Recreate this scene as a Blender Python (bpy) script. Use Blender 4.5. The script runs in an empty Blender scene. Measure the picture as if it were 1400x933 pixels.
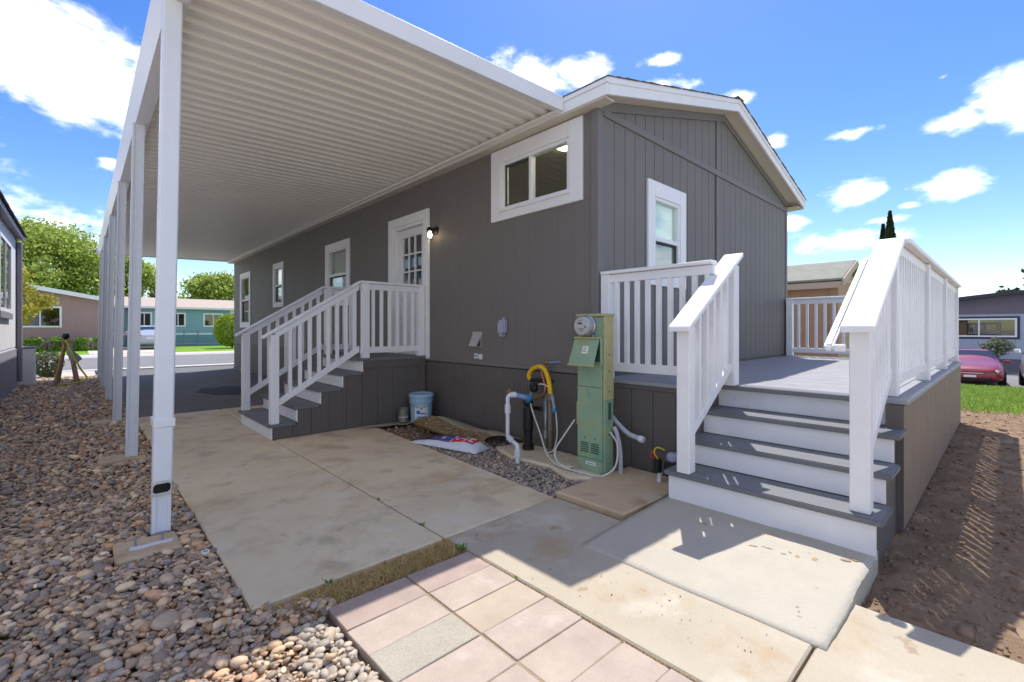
import bpy, bmesh, math, random
import numpy as np
from mathutils import Vector, noise as mnoise

random.seed(7); rng = np.random.default_rng(7)
sc = bpy.context.scene
COL = sc.collection

# ------------------------------------------------------------------ camera
H = 1.2
cam_d = bpy.data.cameras.new('camera'); cam = bpy.data.objects.new('camera', cam_d); COL.objects.link(cam)
cam.location = (0, 0, H); cam.rotation_euler = (math.radians(90), 0, math.radians(-43.0))
cam_d.sensor_width = 36; cam_d.lens = 633/1400*36; cam_d.shift_y = -16.5/1400
cam_d.clip_start = .05; cam_d.clip_end = 2000
sc.camera = cam
# ------------------------------------------------------------------ light
SUN = Vector((.485, .281, 1)).normalized()
SUN_EL = math.asin(SUN.z); SUN_AZ = math.atan2(SUN.x, SUN.y)
sun_d = bpy.data.lights.new('sun', 'SUN'); sun = bpy.data.objects.new('sun', sun_d); COL.objects.link(sun)
sun_d.energy = 2.0; sun_d.angle = math.radians(.5); sun_d.color = (1, .965, .905)
sun.rotation_euler = (-SUN).to_track_quat('-Z', 'Y').to_euler(); sun.location = (20, 12, 40)
SKY_STRENGTH = .070
vs = sc.view_settings
vs.view_transform = 'Standard'; vs.look = 'None'; vs.gamma = 1; vs.use_curve_mapping = False
vs.exposure = 1.5
sc.cycles.max_bounces = 7; sc.cycles.transparent_max_bounces = 12

# camera pixel helpers: only used to find world directions for the clouds of the sky
FW = Vector((math.sin(math.radians(43)), math.cos(math.radians(43)), 0)); RT = Vector((FW.y, -FW.x, 0))
def ray(u, v): return (RT*((u-700)/633) + FW + Vector((0, 0, 1))*((450-v)/633))

def build_world():
    w = bpy.data.worlds.new('World'); sc.world = w; w.use_nodes = True
    nt = w.node_tree; nt.nodes.clear(); N = nt.nodes.new; L = nt.links.new
    out = N('ShaderNodeOutputWorld')
    sky = N('ShaderNodeTexSky'); sky.sky_type = 'NISHITA'; sky.sun_disc = False
    sky.sun_elevation = SUN_EL; sky.sun_rotation = SUN_AZ; sky.air_density = 1.0; sky.dust_density = .3; sky.ozone_density = 1.5
    hs = N('ShaderNodeHueSaturation'); hs.inputs['Saturation'].default_value = 1.36; hs.inputs['Hue'].default_value = .514
    L(sky.outputs[0], hs.inputs['Color'])
    bg = N('ShaderNodeBackground'); bg.inputs[1].default_value = SKY_STRENGTH; L(hs.outputs[0], bg.inputs[0])
    tc = N('ShaderNodeTexCoord'); nrm = N('ShaderNodeVectorMath'); nrm.operation = 'NORMALIZE'; L(tc.outputs['Generated'], nrm.inputs[0])
    # (u, v, half width px, half height px, strength) of the clouds in view; unseen fill clouds are added after them
    cl = [(60, 75, 190, 80, 1.15), (150, 140, 95, 66, 1.05), (110, 165, 80, 40, .8), (150, 222, 22, 16, .7), (722, 108, 64, 42, 1.1), (795, 96, 66, 26, .9),
          (905, 82, 46, 14, .8), (905, 118, 55, 20, .8), (1005, 135, 40, 16, .8), (1392, 118, 62, 55, 1.0), (1295, 170, 48, 28, .95), (1300, 258, 58, 26, 1.05), (1178, 265, 42, 24, 1.05),
          (1245, 280, 26, 11, .75), (1150, 327, 92, 26, .85), (1200, 302, 60, 14, .7), (1085, 306, 28, 15, .85), (1165, 182, 55, 14, .7), (1060, 195, 24, 18, .8), (1290, 105, 22, 12, .7),
          (1375, 384, 100, 9, .75), (1420, 160, 60, 40, .8)]
    vecs = []
    for (u, v, a, b, s) in cl:
        d = ray(u, v); L_ = d.length; c = d.normalized()
        r = Vector((c.y, -c.x, 0)).normalized(); up = r.cross(c)
        vecs.append((c, r, up, a/633/L_*.84, b/633/L_*.80, s))
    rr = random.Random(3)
    for k in range(24):  # bigger unseen clouds added outside the frame as white fill for the shade
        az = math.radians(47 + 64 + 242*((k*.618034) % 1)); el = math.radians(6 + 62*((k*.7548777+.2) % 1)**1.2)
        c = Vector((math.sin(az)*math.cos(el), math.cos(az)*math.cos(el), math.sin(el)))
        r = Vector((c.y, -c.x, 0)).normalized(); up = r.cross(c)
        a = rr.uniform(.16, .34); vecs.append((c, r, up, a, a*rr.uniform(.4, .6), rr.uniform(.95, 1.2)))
    mx = None
    from mathutils import Matrix
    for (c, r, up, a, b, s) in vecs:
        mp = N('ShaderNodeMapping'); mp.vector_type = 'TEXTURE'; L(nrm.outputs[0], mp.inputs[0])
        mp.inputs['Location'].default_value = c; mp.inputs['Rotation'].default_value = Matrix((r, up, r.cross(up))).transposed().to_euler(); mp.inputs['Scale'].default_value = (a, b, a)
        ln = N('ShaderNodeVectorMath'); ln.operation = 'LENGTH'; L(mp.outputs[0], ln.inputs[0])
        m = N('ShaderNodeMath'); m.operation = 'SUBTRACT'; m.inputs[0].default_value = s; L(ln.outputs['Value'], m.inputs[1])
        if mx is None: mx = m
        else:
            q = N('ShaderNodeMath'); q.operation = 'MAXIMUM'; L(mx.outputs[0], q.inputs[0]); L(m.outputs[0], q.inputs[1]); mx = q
    def nz(scale, detail, rough, dist=0):
        n = N('ShaderNodeTexNoise'); n.inputs['Scale'].default_value = scale; n.inputs['Detail'].default_value = detail; n.inputs['Roughness'].default_value = rough
        n.inputs['Distortion'].default_value = dist; L(mpn.outputs[0], n.inputs['Vector']); return n
    mpn = N('ShaderNodeMapping'); mpn.inputs['Scale'].default_value = (1, 1, 1.9); L(nrm.outputs[0], mpn.inputs[0])
    n1 = nz(9, 6, .62, .35); n2 = nz(30, 4, .6, .2)
    a1 = N('ShaderNodeMath'); a1.operation = 'MULTIPLY_ADD'; L(n1.outputs[0], a1.inputs[0]); a1.inputs[1].default_value = 2.6; a1.inputs[2].default_value = -1.42
    a2 = N('ShaderNodeMath'); a2.operation = 'ADD'; L(a1.outputs[0], a2.inputs[0]); L(mx.outputs[0], a2.inputs[1])
    a3 = N('ShaderNodeMath'); a3.operation = 'MULTIPLY_ADD'; L(n2.outputs[0], a3.inputs[0]); a3.inputs[1].default_value = .65; L(a2.outputs[0], a3.inputs[2])
    mr = N('ShaderNodeMapRange'); mr.interpolation_type = 'SMOOTHSTEP'; L(a3.outputs[0], mr.inputs[0]); mr.inputs[1].default_value = .16; mr.inputs[2].default_value = 1.5; mr.inputs[4].default_value = .95
    # thick parts of a cloud are greyer
    cr = N('ShaderNodeMapRange'); L(a3.outputs[0], cr.inputs[0]); cr.inputs[1].default_value = .6; cr.inputs[2].default_value = 1.7; cr.inputs[3].default_value = 1.0; cr.inputs[4].default_value = 0.0
    mixc = N('ShaderNodeMix'); mixc.data_type = 'RGBA'; L(cr.outputs[0], mixc.inputs[0]); mixc.inputs[6].default_value = (.30, .30, .31, 1); mixc.inputs[7].default_value = (1, .945, .85, 1)
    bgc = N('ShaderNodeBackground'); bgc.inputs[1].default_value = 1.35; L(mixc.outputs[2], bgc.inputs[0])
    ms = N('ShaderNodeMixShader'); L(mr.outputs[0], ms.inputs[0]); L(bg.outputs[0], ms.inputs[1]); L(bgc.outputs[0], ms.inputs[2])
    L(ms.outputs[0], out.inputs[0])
build_world()

# ------------------------------------------------------------------ materials
def lin(c):
    return tuple((x/255/12.92 if x/255 <= .04045 else ((x/255+.055)/1.055)**2.4) for x in c)
def S(r, g, b): return lin((r, g, b)) + (1,)
M = {}
def mat(name, col, rough=.55, var=.0, vs_=4., bump=0., bs=60., spec=.4, metal=0., attr=False, speck=0., dist=.004, stain=None, vdet=6, grain=0):
    m = bpy.data.materials.new(name); m.use_nodes = True; nt = m.node_tree; N = nt.nodes.new; L = nt.links.new
    p = nt.nodes['Principled BSDF']; p.inputs['Roughness'].default_value = rough; p.inputs['Metallic'].default_value = metal
    p.inputs['Specular IOR Level'].default_value = spec
    geo = N('ShaderNodeNewGeometry'); pos = geo.outputs['Position']
    if attr:
        a = N('ShaderNodeAttribute'); a.attribute_name = 'Col'; c = a.outputs['Color']
    else:
        r = N('ShaderNodeRGB'); r.outputs[0].default_value = col; c = r.outputs[0]
    def noise(scale, det=5, ro=.6):
        n = N('ShaderNodeTexNoise'); n.inputs['Scale'].default_value = scale; n.inputs['Detail'].default_value = det; n.inputs['Roughness'].default_value = ro; L(pos, n.inputs['Vector']); return n
    if var:
        n = noise(vs_, vdet); mr = N('ShaderNodeMapRange'); L(n.outputs[0], mr.inputs[0]); mr.inputs[1].default_value = .25; mr.inputs[2].default_value = .75; mr.inputs[3].default_value = 1-var; mr.inputs[4].default_value = 1+var
        mm = N('ShaderNodeVectorMath'); mm.operation = 'SCALE'; L(c, mm.inputs[0]); L(mr.outputs[0], mm.inputs['Scale']); c = mm.outputs[0]
    if speck:
        n = noise(260, 2, .5); mr = N('ShaderNodeMapRange'); L(n.outputs[0], mr.inputs[0]); mr.inputs[1].default_value = .3; mr.inputs[2].default_value = .7; mr.inputs[3].default_value = 1-speck; mr.inputs[4].default_value = 1+speck
        mm = N('ShaderNodeVectorMath'); mm.operation = 'SCALE'; L(c, mm.inputs[0]); L(mr.outputs[0], mm.inputs['Scale']); c = mm.outputs[0]
    if grain:
        mg = N('ShaderNodeMapping'); mg.inputs['Scale'].default_value = (1, 1, .03); L(pos, mg.inputs[0]); ng = N('ShaderNodeTexNoise'); ng.inputs['Scale'].default_value = 70; ng.inputs['Detail'].default_value = 4; L(mg.outputs[0], ng.inputs['Vector'])
        mr = N('ShaderNodeMapRange'); L(ng.outputs[0], mr.inputs[0]); mr.inputs[1].default_value = .3; mr.inputs[2].default_value = .7; mr.inputs[3].default_value = 1-grain; mr.inputs[4].default_value = 1+grain
        mm = N('ShaderNodeVectorMath'); mm.operation = 'SCALE'; L(c, mm.inputs[0]); L(mr.outputs[0], mm.inputs['Scale']); c = mm.outputs[0]
    if stain:
        for (scol, scale, lo, hi, amt) in stain:
            n = noise(scale, 7, .62); mr = N('ShaderNodeMapRange'); mr.interpolation_type = 'SMOOTHSTEP'; L(n.outputs[0], mr.inputs[0]); mr.inputs[1].default_value = lo; mr.inputs[2].default_value = hi; mr.inputs[4].default_value = amt
            mx = N('ShaderNodeMix'); mx.data_type = 'RGBA'; L(mr.outputs[0], mx.inputs[0]); L(c, mx.inputs[6]); mx.inputs[7].default_value = scol; c = mx.outputs[2]
    L(c, p.inputs['Base Color'])
    if bump:
        n = noise(bs, 6, .65); b = N('ShaderNodeBump'); b.inputs['Strength'].default_value = bump; b.inputs['Distance'].default_value = dist; L(n.outputs[0], b.inputs['Height']); L(b.outputs[0], p.inputs['Normal'])
    M[name] = m; return m

PAINT = S(116, 112, 110)
mat('house_paint', S(118, 113, 109), .6, .06, 1.6, .25, 140, .3, grain=.03)
mat('house_trim_paint', S(119, 115, 113), .55, .05, 3, .2, 120, .3)
mat('skirt_paint', S(100, 94, 90), .6, .09, 2.2, .3, 90, .3, grain=.07, stain=[(S(128, 116, 104), 3.5, .60, .74, .35)])
mat('deck_skirt_paint', S(130, 113, 99), .6, .09, 3, .3, 90, .3, grain=.10)
mat('white_trim', S(232, 232, 233), .45, .025, 6, .15, 70, .4)
mat('white_rail', S(232, 232, 234), .45, .045, 5, .22, 50, .4, stain=[(S(196, 192, 186), 9, .64, .74, .35)])
mat('riser_white', S(226, 226, 230), .45, .05, 5, .15, 60, .4, stain=[(S(150, 145, 140), 22, .66, .74, .5)])
mat('soffit', S(205, 196, 182), .6, .04, 4)
mat('canopy_metal', S(236, 233, 225), .38, .035, 2.0, 0, 60, .45)
mat('canopy_white', S(226, 226, 228), .35, .03, 3, 0, 60, .5)
mat('post_white', S(224, 227, 232), .35, .04, 4, .05, 30, .5)
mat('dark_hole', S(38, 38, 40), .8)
mat('deck_grey', S(150, 150, 152), .55, .10, 5, .3, 60, .35, stain=[(S(190, 188, 184), 6, .6, .72, .35)])
mat('nosing_grey', S(112, 114, 118), .5, .08, 6, .2, 60, .35)
mat('concrete', S(214, 196, 165), .8, .11, 1.3, .35, 120, .25, speck=.07, stain=[(S(178, 148, 112), 1.5, .50, .66, .55), (S(158, 146, 128), 2.7, .52, .67, .5), (S(218, 210, 194), 1.9, .52, .66, .5), (S(160, 134, 104), 6.5, .61, .72, .4), (S(120, 110, 98), 30, .68, .75, .35)])
mat('walk_concrete', S(179, 167, 147), .82, .10, 1.6, .35, 120, .25, speck=.07, stain=[(S(170, 142, 108), 1.9, .50, .66, .6), (S(140, 106, 74), 5.5, .62, .70, .5), (S(206, 198, 184), 2.6, .52, .68, .5)])
mat('slab_concrete', S(196, 172, 140), .82, .12, 2.2, .35, 120, .25, speck=.06, stain=[(S(136, 104, 76), 2.6, .5, .7, .6), (S(200, 192, 180), 3.2, .58, .7, .6)])
mat('ramp_concrete', S(182, 174, 158), .8, .07, 2.5, .5, 60, .25, speck=.06, dist=.008, stain=[(S(172, 166, 156), 2.6, .52, .66, .5), (S(182, 164, 140), 5, .60, .70, .5), (S(120, 116, 110), 16, .67, .73, .5)])
mat('grey_smear', S(150, 145, 136), .9, .1, 20); mat('mud', S(172, 146, 114), .95, .2, 30, .6, 120, .1)
mat('paver_pink', S(177, 160, 146), .85, .15, 6, .4, 150, .2, speck=.08, stain=[(S(198, 184, 174), 4, .57, .7, .5)])
mat('paver_plum', S(168, 148, 136), .85, .15, 6, .4, 150, .2, speck=.08, stain=[(S(182, 160, 152), 5, .57, .7, .4)])
mat('paver_grey', S(170, 161, 146), .85, .10, 5, .7, 170, .2, speck=.20)
mat('paver_tan', S(178, 162, 143), .85, .15, 6, .4, 150, .2, speck=.08, stain=[(S(168, 142, 130), 3, .55, .7, .4)])
mat('asphalt', S(112, 110, 110), .85, .18, 1.2, .5, 160, .25, speck=.12, stain=[(S(98, 97, 100), 2.5, .55, .7, .5)])
mat('tar_patch', S(34, 34, 37), .7, .2, 6, .5, 120, .3)
mat('road', S(126, 124, 124), .9, .08, .6, .2, 80, .2, speck=.05)
mat('gutter_line', S(196, 192, 186), .85, .08, 2)
mat('joint_sand', S(158, 138, 114), .95, .2, 12, .5, 120, .1); mat('soil', S(132, 108, 86), .95, .25, 3, .6, 60, .1)
mat('pebble_soil', S(124, 106, 88), .95, .25, 9, .6, 90, .1)
mat('dirt', S(138, 115, 92), .95, .22, 4, .9, 55, .1, dist=.012, stain=[(S(176, 153, 128), 7, .52, .68, .55), (S(112, 94, 80), 13, .52, .68, .5)])
mat('dirt_clod', S(140, 116, 96), .95, .3, 20, .5, 90, .1)
mat('pebble', None, .55, .12, 40, .25, 220, .35, attr=True, dist=.002)
mat('straw', S(168, 140, 96), .85, .3, 14, 0, 60, .2)
mat('weed_green', S(92, 128, 42), .7, .25, 40)
mat('lawn', S(112, 148, 52), .9, .3, 2.2, .5, 80, .1, stain=[(S(138, 162, 66), .9, .5, .7, .6)])
mat('far_ground', S(180, 171, 156), .95, .2, .3)
mat('black_plastic', S(30, 30, 32), .45, .1, 20)
mat('pvc_white', S(214, 216, 222), .4, .05, 15)
mat('pvc_blue', S(120, 150, 190), .4, .1, 30)
mat('blue_valve', S(40, 140, 200), .4)
mat('copper', S(196, 122, 98), .4, .1, 30, 0, 60, .5, .6)
mat('yellow_flex', S(232, 182, 20), .45, .08, 30)
mat('brass', S(168, 140, 70), .4, .1, 40, 0, 60, .5, .7)
mat('rusty_pipe', S(120, 106, 88), .65, .25, 25, .3, 120)
mat('galv', S(160, 163, 166), .4, .12, 20, 0, 60, .5, .7)
mat('cable_white', S(206, 204, 198), .5)
mat('conduit_grey', S(176, 180, 186), .5, .08, 10)
mat('pedestal_green', S(138, 164, 138), .65, .2, 4, .2, 60, .35, stain=[(S(150, 158, 112), 4.0, .5, .68, .7), (S(84, 146, 128), 6.0, .56, .72, .6), (S(120, 100, 66), 16, .66, .76, .6)])
mat('pedestal_yellow', S(172, 168, 122), .6, .12, 8, .2, 60, .35, stain=[(S(140, 104, 62), 14, .58, .72, .7)])
mat('pedestal_dark', S(52, 84, 70), .7, .1, 8)
mat('label_white', S(224, 226, 226), .5)
mat('label_ink', S(70, 72, 76), .5)
mat('meter_face', S(190, 190, 190), .5, .04, 20)
mat('bucket_blue', S(150, 184, 208), .45, .05, 8)
mat('bucket_lid', S(160, 192, 212), .45, .05, 8)
mat('label_blue', S(40, 120, 200), .5)
mat('label_navy', S(60, 62, 120), .5)
mat('label_yellow', S(222, 196, 90), .5)
mat('tin', S(136, 132, 124), .4, .15, 20, .1, 60, .5, .4)
mat('felt', S(158, 146, 138), .95, .12, 8, .4, 200, .1)
mat('carpet_back', S(168, 156, 128), .95, .1, 10, .3, 200, .1, stain=[(S(196, 186, 172), 60, .52, .6, .5)])
mat('carpet_pile', S(150, 128, 86), 1., .25, 30, .9, 140, .05, dist=.012, stain=[(S(196, 176, 150), 75, .52, .58, .85), (S(96, 78, 66), 95, .54, .60, .8), (S(186, 152, 62), 60, .56, .62, .7), (S(150, 140, 160), 85, .58, .63, .7)])
mat('bag_white', S(208, 210, 220), .3, .05, 14, .25, 22, .5, dist=.02)
mat('bag_blue', S(78, 76, 140), .3, .1, 14, .25, 22, .5, dist=.02)
mat('bag_red', S(200, 40, 58), .3, .08, 14, .25, 22, .5, dist=.02)
mat('bag_black', S(52, 52, 56), .4, .1, 14, .25, 22, .5, dist=.02)
mat('wire_red', S(200, 40, 50), .5); mat('wire_yellow', S(220, 200, 40), .5)
mat('shingle', S(98, 84, 76), .9, .3, 8, .7, 90, .15, speck=.2)
mat('interior_wall', S(196, 184, 166), .8, .05, 2)
mat('interior_floor', S(150, 128, 104), .6, .1, 3)
mat('blind', S(222, 222, 216), .6); mat('shade_mint', S(222, 238, 226), .7); mat('shade_teal', S(84, 122, 130), .8, .15, 6)
mat('screen', S(64, 70, 72), .8, .05, 30)
mat('door_white', S(228, 228, 228), .4, .02, 5)
mat('lamp_black', S(26, 26, 28), .4)
mat('vent_metal', S(196, 196, 192), .35, .08, 20, 0, 60, .5, .5)
mat('outlet_grey', S(162, 164, 186), .45, .05, 20)
mat('neigh_wall', S(222, 219, 223), .7, .05, 3, .2, 80)
mat('neigh_skirt', S(146, 141, 150), .7, .06, 4, .2, 80)
mat('neigh_trim', S(136, 133, 142), .6, .05, 5)
mat('tile_dark', S(72, 62, 60), .85, .3, 8, .6, 60)
mat('pink_wall', S(168, 138, 132), .8, .05, 2)
mat('teal_wall', S(134, 170, 178), .8, .05, 2)
mat('teal_dark', S(118, 152, 164), .8, .05, 2)
mat('tan_roof', S(178, 162, 148), .9, .12, 3, .3, 40)
mat('brown_post', S(126, 90, 68), .8, .1, 6)
mat('shed_wall', S(182, 148, 124), .85, .06, 3, .2, 60)
mat('shed_fascia', S(196, 178, 158), .8, .06, 4)
mat('shed_roof', S(150, 150, 138), .95, .14, 5, .6, 60, .1, stain=[(S(90, 80, 70), 12, .66, .74, .7)])
mat('purple_dark', S(114, 106, 118), .8, .06, 2)
mat('purple_light', S(166, 174, 190), .8, .05, 2)
mat('dark_trim', S(62, 60, 72), .6)
mat('wood', S(176, 140, 112), .8, .2, 14, .3, 60)
mat('grey_cloth', S(168, 168, 172), .9, .1, 10)
mat('yellow_strap', S(206, 210, 52), .6)
mat('fence_grey', S(120, 132, 140), .5, .05, 10, 0, 60, .5, .3)
mat('bark', S(96, 80, 66), .95, .3, 12, .7, 40)
mat('bark_brown', S(122, 92, 74), .95, .3, 12, .7, 40)
mat('tyre', S(28, 28, 30), .85); mat('rim', S(170, 172, 176), .35, 0, 4, 0, 60, .5, .7)
mat('tail_red', S(180, 24, 30), .3); mat('headlamp', S(210, 214, 220), .15); mat('plate', S(220, 220, 224), .5); mat('chrome', S(210, 210, 214), .2, 0, 4, 0, 60, .5, .9)
mat('plant_pot', S(70, 60, 80), .8)
mat('paving_light', S(190, 182, 170), .9, .1, 3)

def carpaint(name, col):
    m = mat(name, col, .35, .02, 2, 0, 60, .5, .25); m.node_tree.nodes['Principled BSDF'].inputs['Coat Weight'].default_value = .8
carpaint('car_silver', S(178, 184, 188)); carpaint('car_red', S(136, 26, 40)); M['car_red'].node_tree.nodes['Principled BSDF'].inputs['Metallic'].default_value = 0; carpaint('car_white', S(226, 226, 226))

def leafmat(name, c1, c2, trans=.35):
    m = bpy.data.materials.new(name); m.use_nodes = True; nt = m.node_tree; nt.nodes.clear(); N = nt.nodes.new; L = nt.links.new
    o = N('ShaderNodeOutputMaterial'); a = N('ShaderNodeAttribute'); a.attribute_name = 'Col'
    mx = N('ShaderNodeMix'); mx.data_type = 'RGBA'; L(a.outputs['Fac'], mx.inputs[0]); mx.inputs[6].default_value = c1; mx.inputs[7].default_value = c2
    d = N('ShaderNodeBsdfPrincipled'); d.inputs['Roughness'].default_value = .55; d.inputs['Specular IOR Level'].default_value = .25; t = N('ShaderNodeBsdfTranslucent')
    L(mx.outputs[2], d.inputs['Base Color']); L(mx.outputs[2], t.inputs[0])
    s = N('ShaderNodeMixShader'); s.inputs[0].default_value = trans; L(d.outputs[0], s.inputs[1]); L(t.outputs[0], s.inputs[2]); L(s.outputs[0], o.inputs[0]); M[name] = m
leafmat('leaf_green', S(122, 146, 58), S(204, 214, 118), .5); leafmat('leaf_yellow', S(140, 152, 54), S(200, 184, 72), .4); leafmat('leaf_dark', S(40, 62, 38), S(70, 92, 52), .2)
leafmat('leaf_hedge', S(86, 124, 40), S(140, 166, 66), .35); leafmat('leaf_lime', S(122, 150, 34), S(172, 186, 60), .35); leafmat('leaf_grass', S(116, 146, 56), S(168, 182, 92), .35)
leafmat('leaf_straw', S(176, 142, 84), S(232, 208, 150), .3); leafmat('leaf_weed', S(70, 120, 34), S(110, 160, 50), .3); leafmat('leaf_sage', S(84, 96, 66), S(128, 136, 100), .3)

def glassmat(name, tint, refl=.12, opa=.0):
    m = bpy.data.materials.new(name); m.use_nodes = True; nt = m.node_tree; nt.nodes.clear(); N = nt.nodes.new; L = nt.links.new
    o = N('ShaderNodeOutputMaterial'); t = N('ShaderNodeBsdfTransparent'); t.inputs[0].default_value = tint
    g = N('ShaderNodeBsdfGlossy'); g.inputs['Roughness'].default_value = .02; g.inputs[0].default_value = (.95, .97, .97, 1)
    f = N('ShaderNodeLayerWeight'); f.inputs[0].default_value = .5
    pw_ = N('ShaderNodeMath'); pw_.operation = 'POWER'; L(f.outputs['Facing'], pw_.inputs[0]); pw_.inputs[1].default_value = 4.0
    ad = N('ShaderNodeMath'); ad.operation = 'MULTIPLY_ADD'; ad.use_clamp = True; L(pw_.outputs[0], ad.inputs[0]); ad.inputs[1].default_value = .8; ad.inputs[2].default_value = refl
    s = N('ShaderNodeMixShader'); L(ad.outputs[0], s.inputs[0]); L(t.outputs[0], s.inputs[1]); L(g.outputs[0], s.inputs[2]); L(s.outputs[0], o.inputs[0]); M[name] = m
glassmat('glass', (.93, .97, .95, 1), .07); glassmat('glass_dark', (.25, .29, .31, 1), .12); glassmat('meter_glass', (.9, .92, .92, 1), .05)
def emit(name, col, st):
    m = bpy.data.materials.new(name); m.use_nodes = True; p = m.node_tree.nodes['Principled BSDF']; p.inputs['Emission Color'].default_value = col; p.inputs['Emission Strength'].default_value = st; p.inputs['Base Color'].default_value = (.8, .8, .8, 1); M[name] = m
emit('bulb', (1, .82, .5, 1), 5); emit('ceiling_glow', (1, .88, .62, 1), 7)

# ------------------------------------------------------------------ mesh helpers
W = {}
def setup(o, label=None, cat=None, group=None, kind=None):
    if label: o['label'] = label
    if cat: o['category'] = cat
    if group: o['group'] = group
    if kind: o['kind'] = kind
    return o
def thing(name, label, cat, loc=(0, 0, 0), group=None, kind=None):
    o = bpy.data.objects.new(name, None); COL.objects.link(o); o.location = loc; o.empty_display_size = .1
    W[o.name] = Vector(loc); return setup(o, label, cat, group, kind)
class MB:
    def __init__(s): s.v = []; s.f = []
    def add(s, v, f):
        n = len(s.v); s.v += [tuple(p) for p in v]; s.f += [tuple(i+n for i in q) for q in f]; return s
    def box(s, x0, x1, y0, y1, z0, z1):
        x0, x1 = min(x0, x1), max(x0, x1); y0, y1 = min(y0, y1), max(y0, y1); z0, z1 = min(z0, z1), max(z0, z1)
        return s.add([(x0, y0, z0), (x1, y0, z0), (x1, y1, z0), (x0, y1, z0), (x0, y0, z1), (x1, y0, z1), (x1, y1, z1), (x0, y1, z1)],
                     [(3, 2, 1, 0), (4, 5, 6, 7), (0, 1, 5, 4), (1, 2, 6, 5), (2, 3, 7, 6), (3, 0, 4, 7)])
    def hexa(s, b, t):   # four bottom corners, four top corners
        return s.add(list(b)+list(t), [(3, 2, 1, 0), (4, 5, 6, 7), (0, 1, 5, 4), (1, 2, 6, 5), (2, 3, 7, 6), (3, 0, 4, 7)])
    def prism(s, pts, a, b):   # two equal rings of points joined
        n = len(pts); va = [a(p) for p in pts]; vb = [b(p) for p in pts]
        return s.add(va+vb, [tuple(range(n-1, -1, -1)), tuple(range(n, 2*n))] + [(i, (i+1) % n, n+(i+1) % n, n+i) for i in range(n)])
    def tube(s, pts, r, n=8, closed=False):
        P = [Vector(p) for p in pts]; rings = []; base = len(s.v)
        rs = r if isinstance(r, (list, tuple)) else [r]*len(P)
        up = None
        for i, p in enumerate(P):
            t = (P[min(i+1, len(P)-1)] - P[max(i-1, 0)]).normalized()
            if up is None:
                up = Vector((0, 0, 1)) if abs(t.z) < .9 else Vector((1, 0, 0))
            a = t.cross(up).normalized(); b = a.cross(t).normalized(); up = b
            for k in range(n):
                an = 2*math.pi*k/n; s.v.append(tuple(p + (a*math.cos(an)+b*math.sin(an))*rs[i]))
        for i in range(len(P)-1):
            for k in range(n):
                s.f.append((base+i*n+k, base+i*n+(k+1) % n, base+(i+1)*n+(k+1) % n, base+(i+1)*n+k))
        s.f.append(tuple(base+k for k in range(n-1, -1, -1))); s.f.append(tuple(base+(len(P)-1)*n+k for k in range(n)))
        return s
    def lathe(s, prof, c, n=20, axis='z'):
        base = len(s.v); c = Vector(c)
        for (r, h) in prof:
            for k in range(n):
                an = 2*math.pi*k/n; a, b = r*math.cos(an), r*math.sin(an)
                s.v.append(tuple(c + (Vector((a, b, h)) if axis == 'z' else Vector((h, a, b)) if axis == 'x' else Vector((a, h, b)))))
        for i in range(len(prof)-1):
            for k in range(n): s.f.append((base+i*n+k, base+i*n+(k+1) % n, base+(i+1)*n+(k+1) % n, base+(i+1)*n+k))
        s.f.append(tuple(base+k for k in range(n-1, -1, -1))); s.f.append(tuple(base+(len(prof)-1)*n+k for k in range(n)))
        return s
    def build(s, name, m, parent=None, bevel=0, smooth=False, label=None, cat=None, group=None, kind=None, segs=1, origin=None):
        V = np.array(s.v, float); mn, mx = V.min(0), V.max(0)
        c = Vector(((mn[0]+mx[0])/2, (mn[1]+mx[1])/2, mn[2])) if origin is None else Vector(origin)
        me = bpy.data.meshes.new(name); me.from_pydata([tuple(p) for p in (V-np.array(c))], [], s.f)
        bm = bmesh.new(); bm.from_mesh(me)
        bmesh.ops.recalc_face_normals(bm, faces=bm.faces)
        if bevel:
            es = [e for e in bm.edges if len(e.link_faces) == 2 and e.calc_face_angle(0) > .5]
            bmesh.ops.bevel(bm, geom=es, offset=bevel, segments=segs, affect='EDGES', clamp_overlap=True)
        bm.to_mesh(me); bm.free()
        if smooth: me.polygons.foreach_set('use_smooth', [True]*len(me.polygons))
        me.materials.append(M[m])
        o = bpy.data.objects.new(name, me); COL.objects.link(o)
        pw = W[parent.name] if parent else Vector((0, 0, 0))
        o.parent = parent; o.location = c - pw; W[o.name] = c
        return setup(o, label, cat, group, kind)
def inst(src, name, dloc, parent, rotz=0):   # a copy of one part, sharing its mesh, moved by dloc
    o = src.copy(); o.name = name; COL.objects.link(o); o.parent = parent
    c = W[src.name] + Vector(dloc); W[o.name] = c; o.location = c - (W[parent.name] if parent else Vector((0, 0, 0))); o.rotation_euler.z += rotz; return o
def bx(name, m, x0, x1, y0, y1, z0, z1, parent=None, bevel=0, **k): return MB().box(x0, x1, y0, y1, z0, z1).build(name, m, parent, bevel, **k)
def struct(o): o['kind'] = 'structure'; return o
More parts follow.
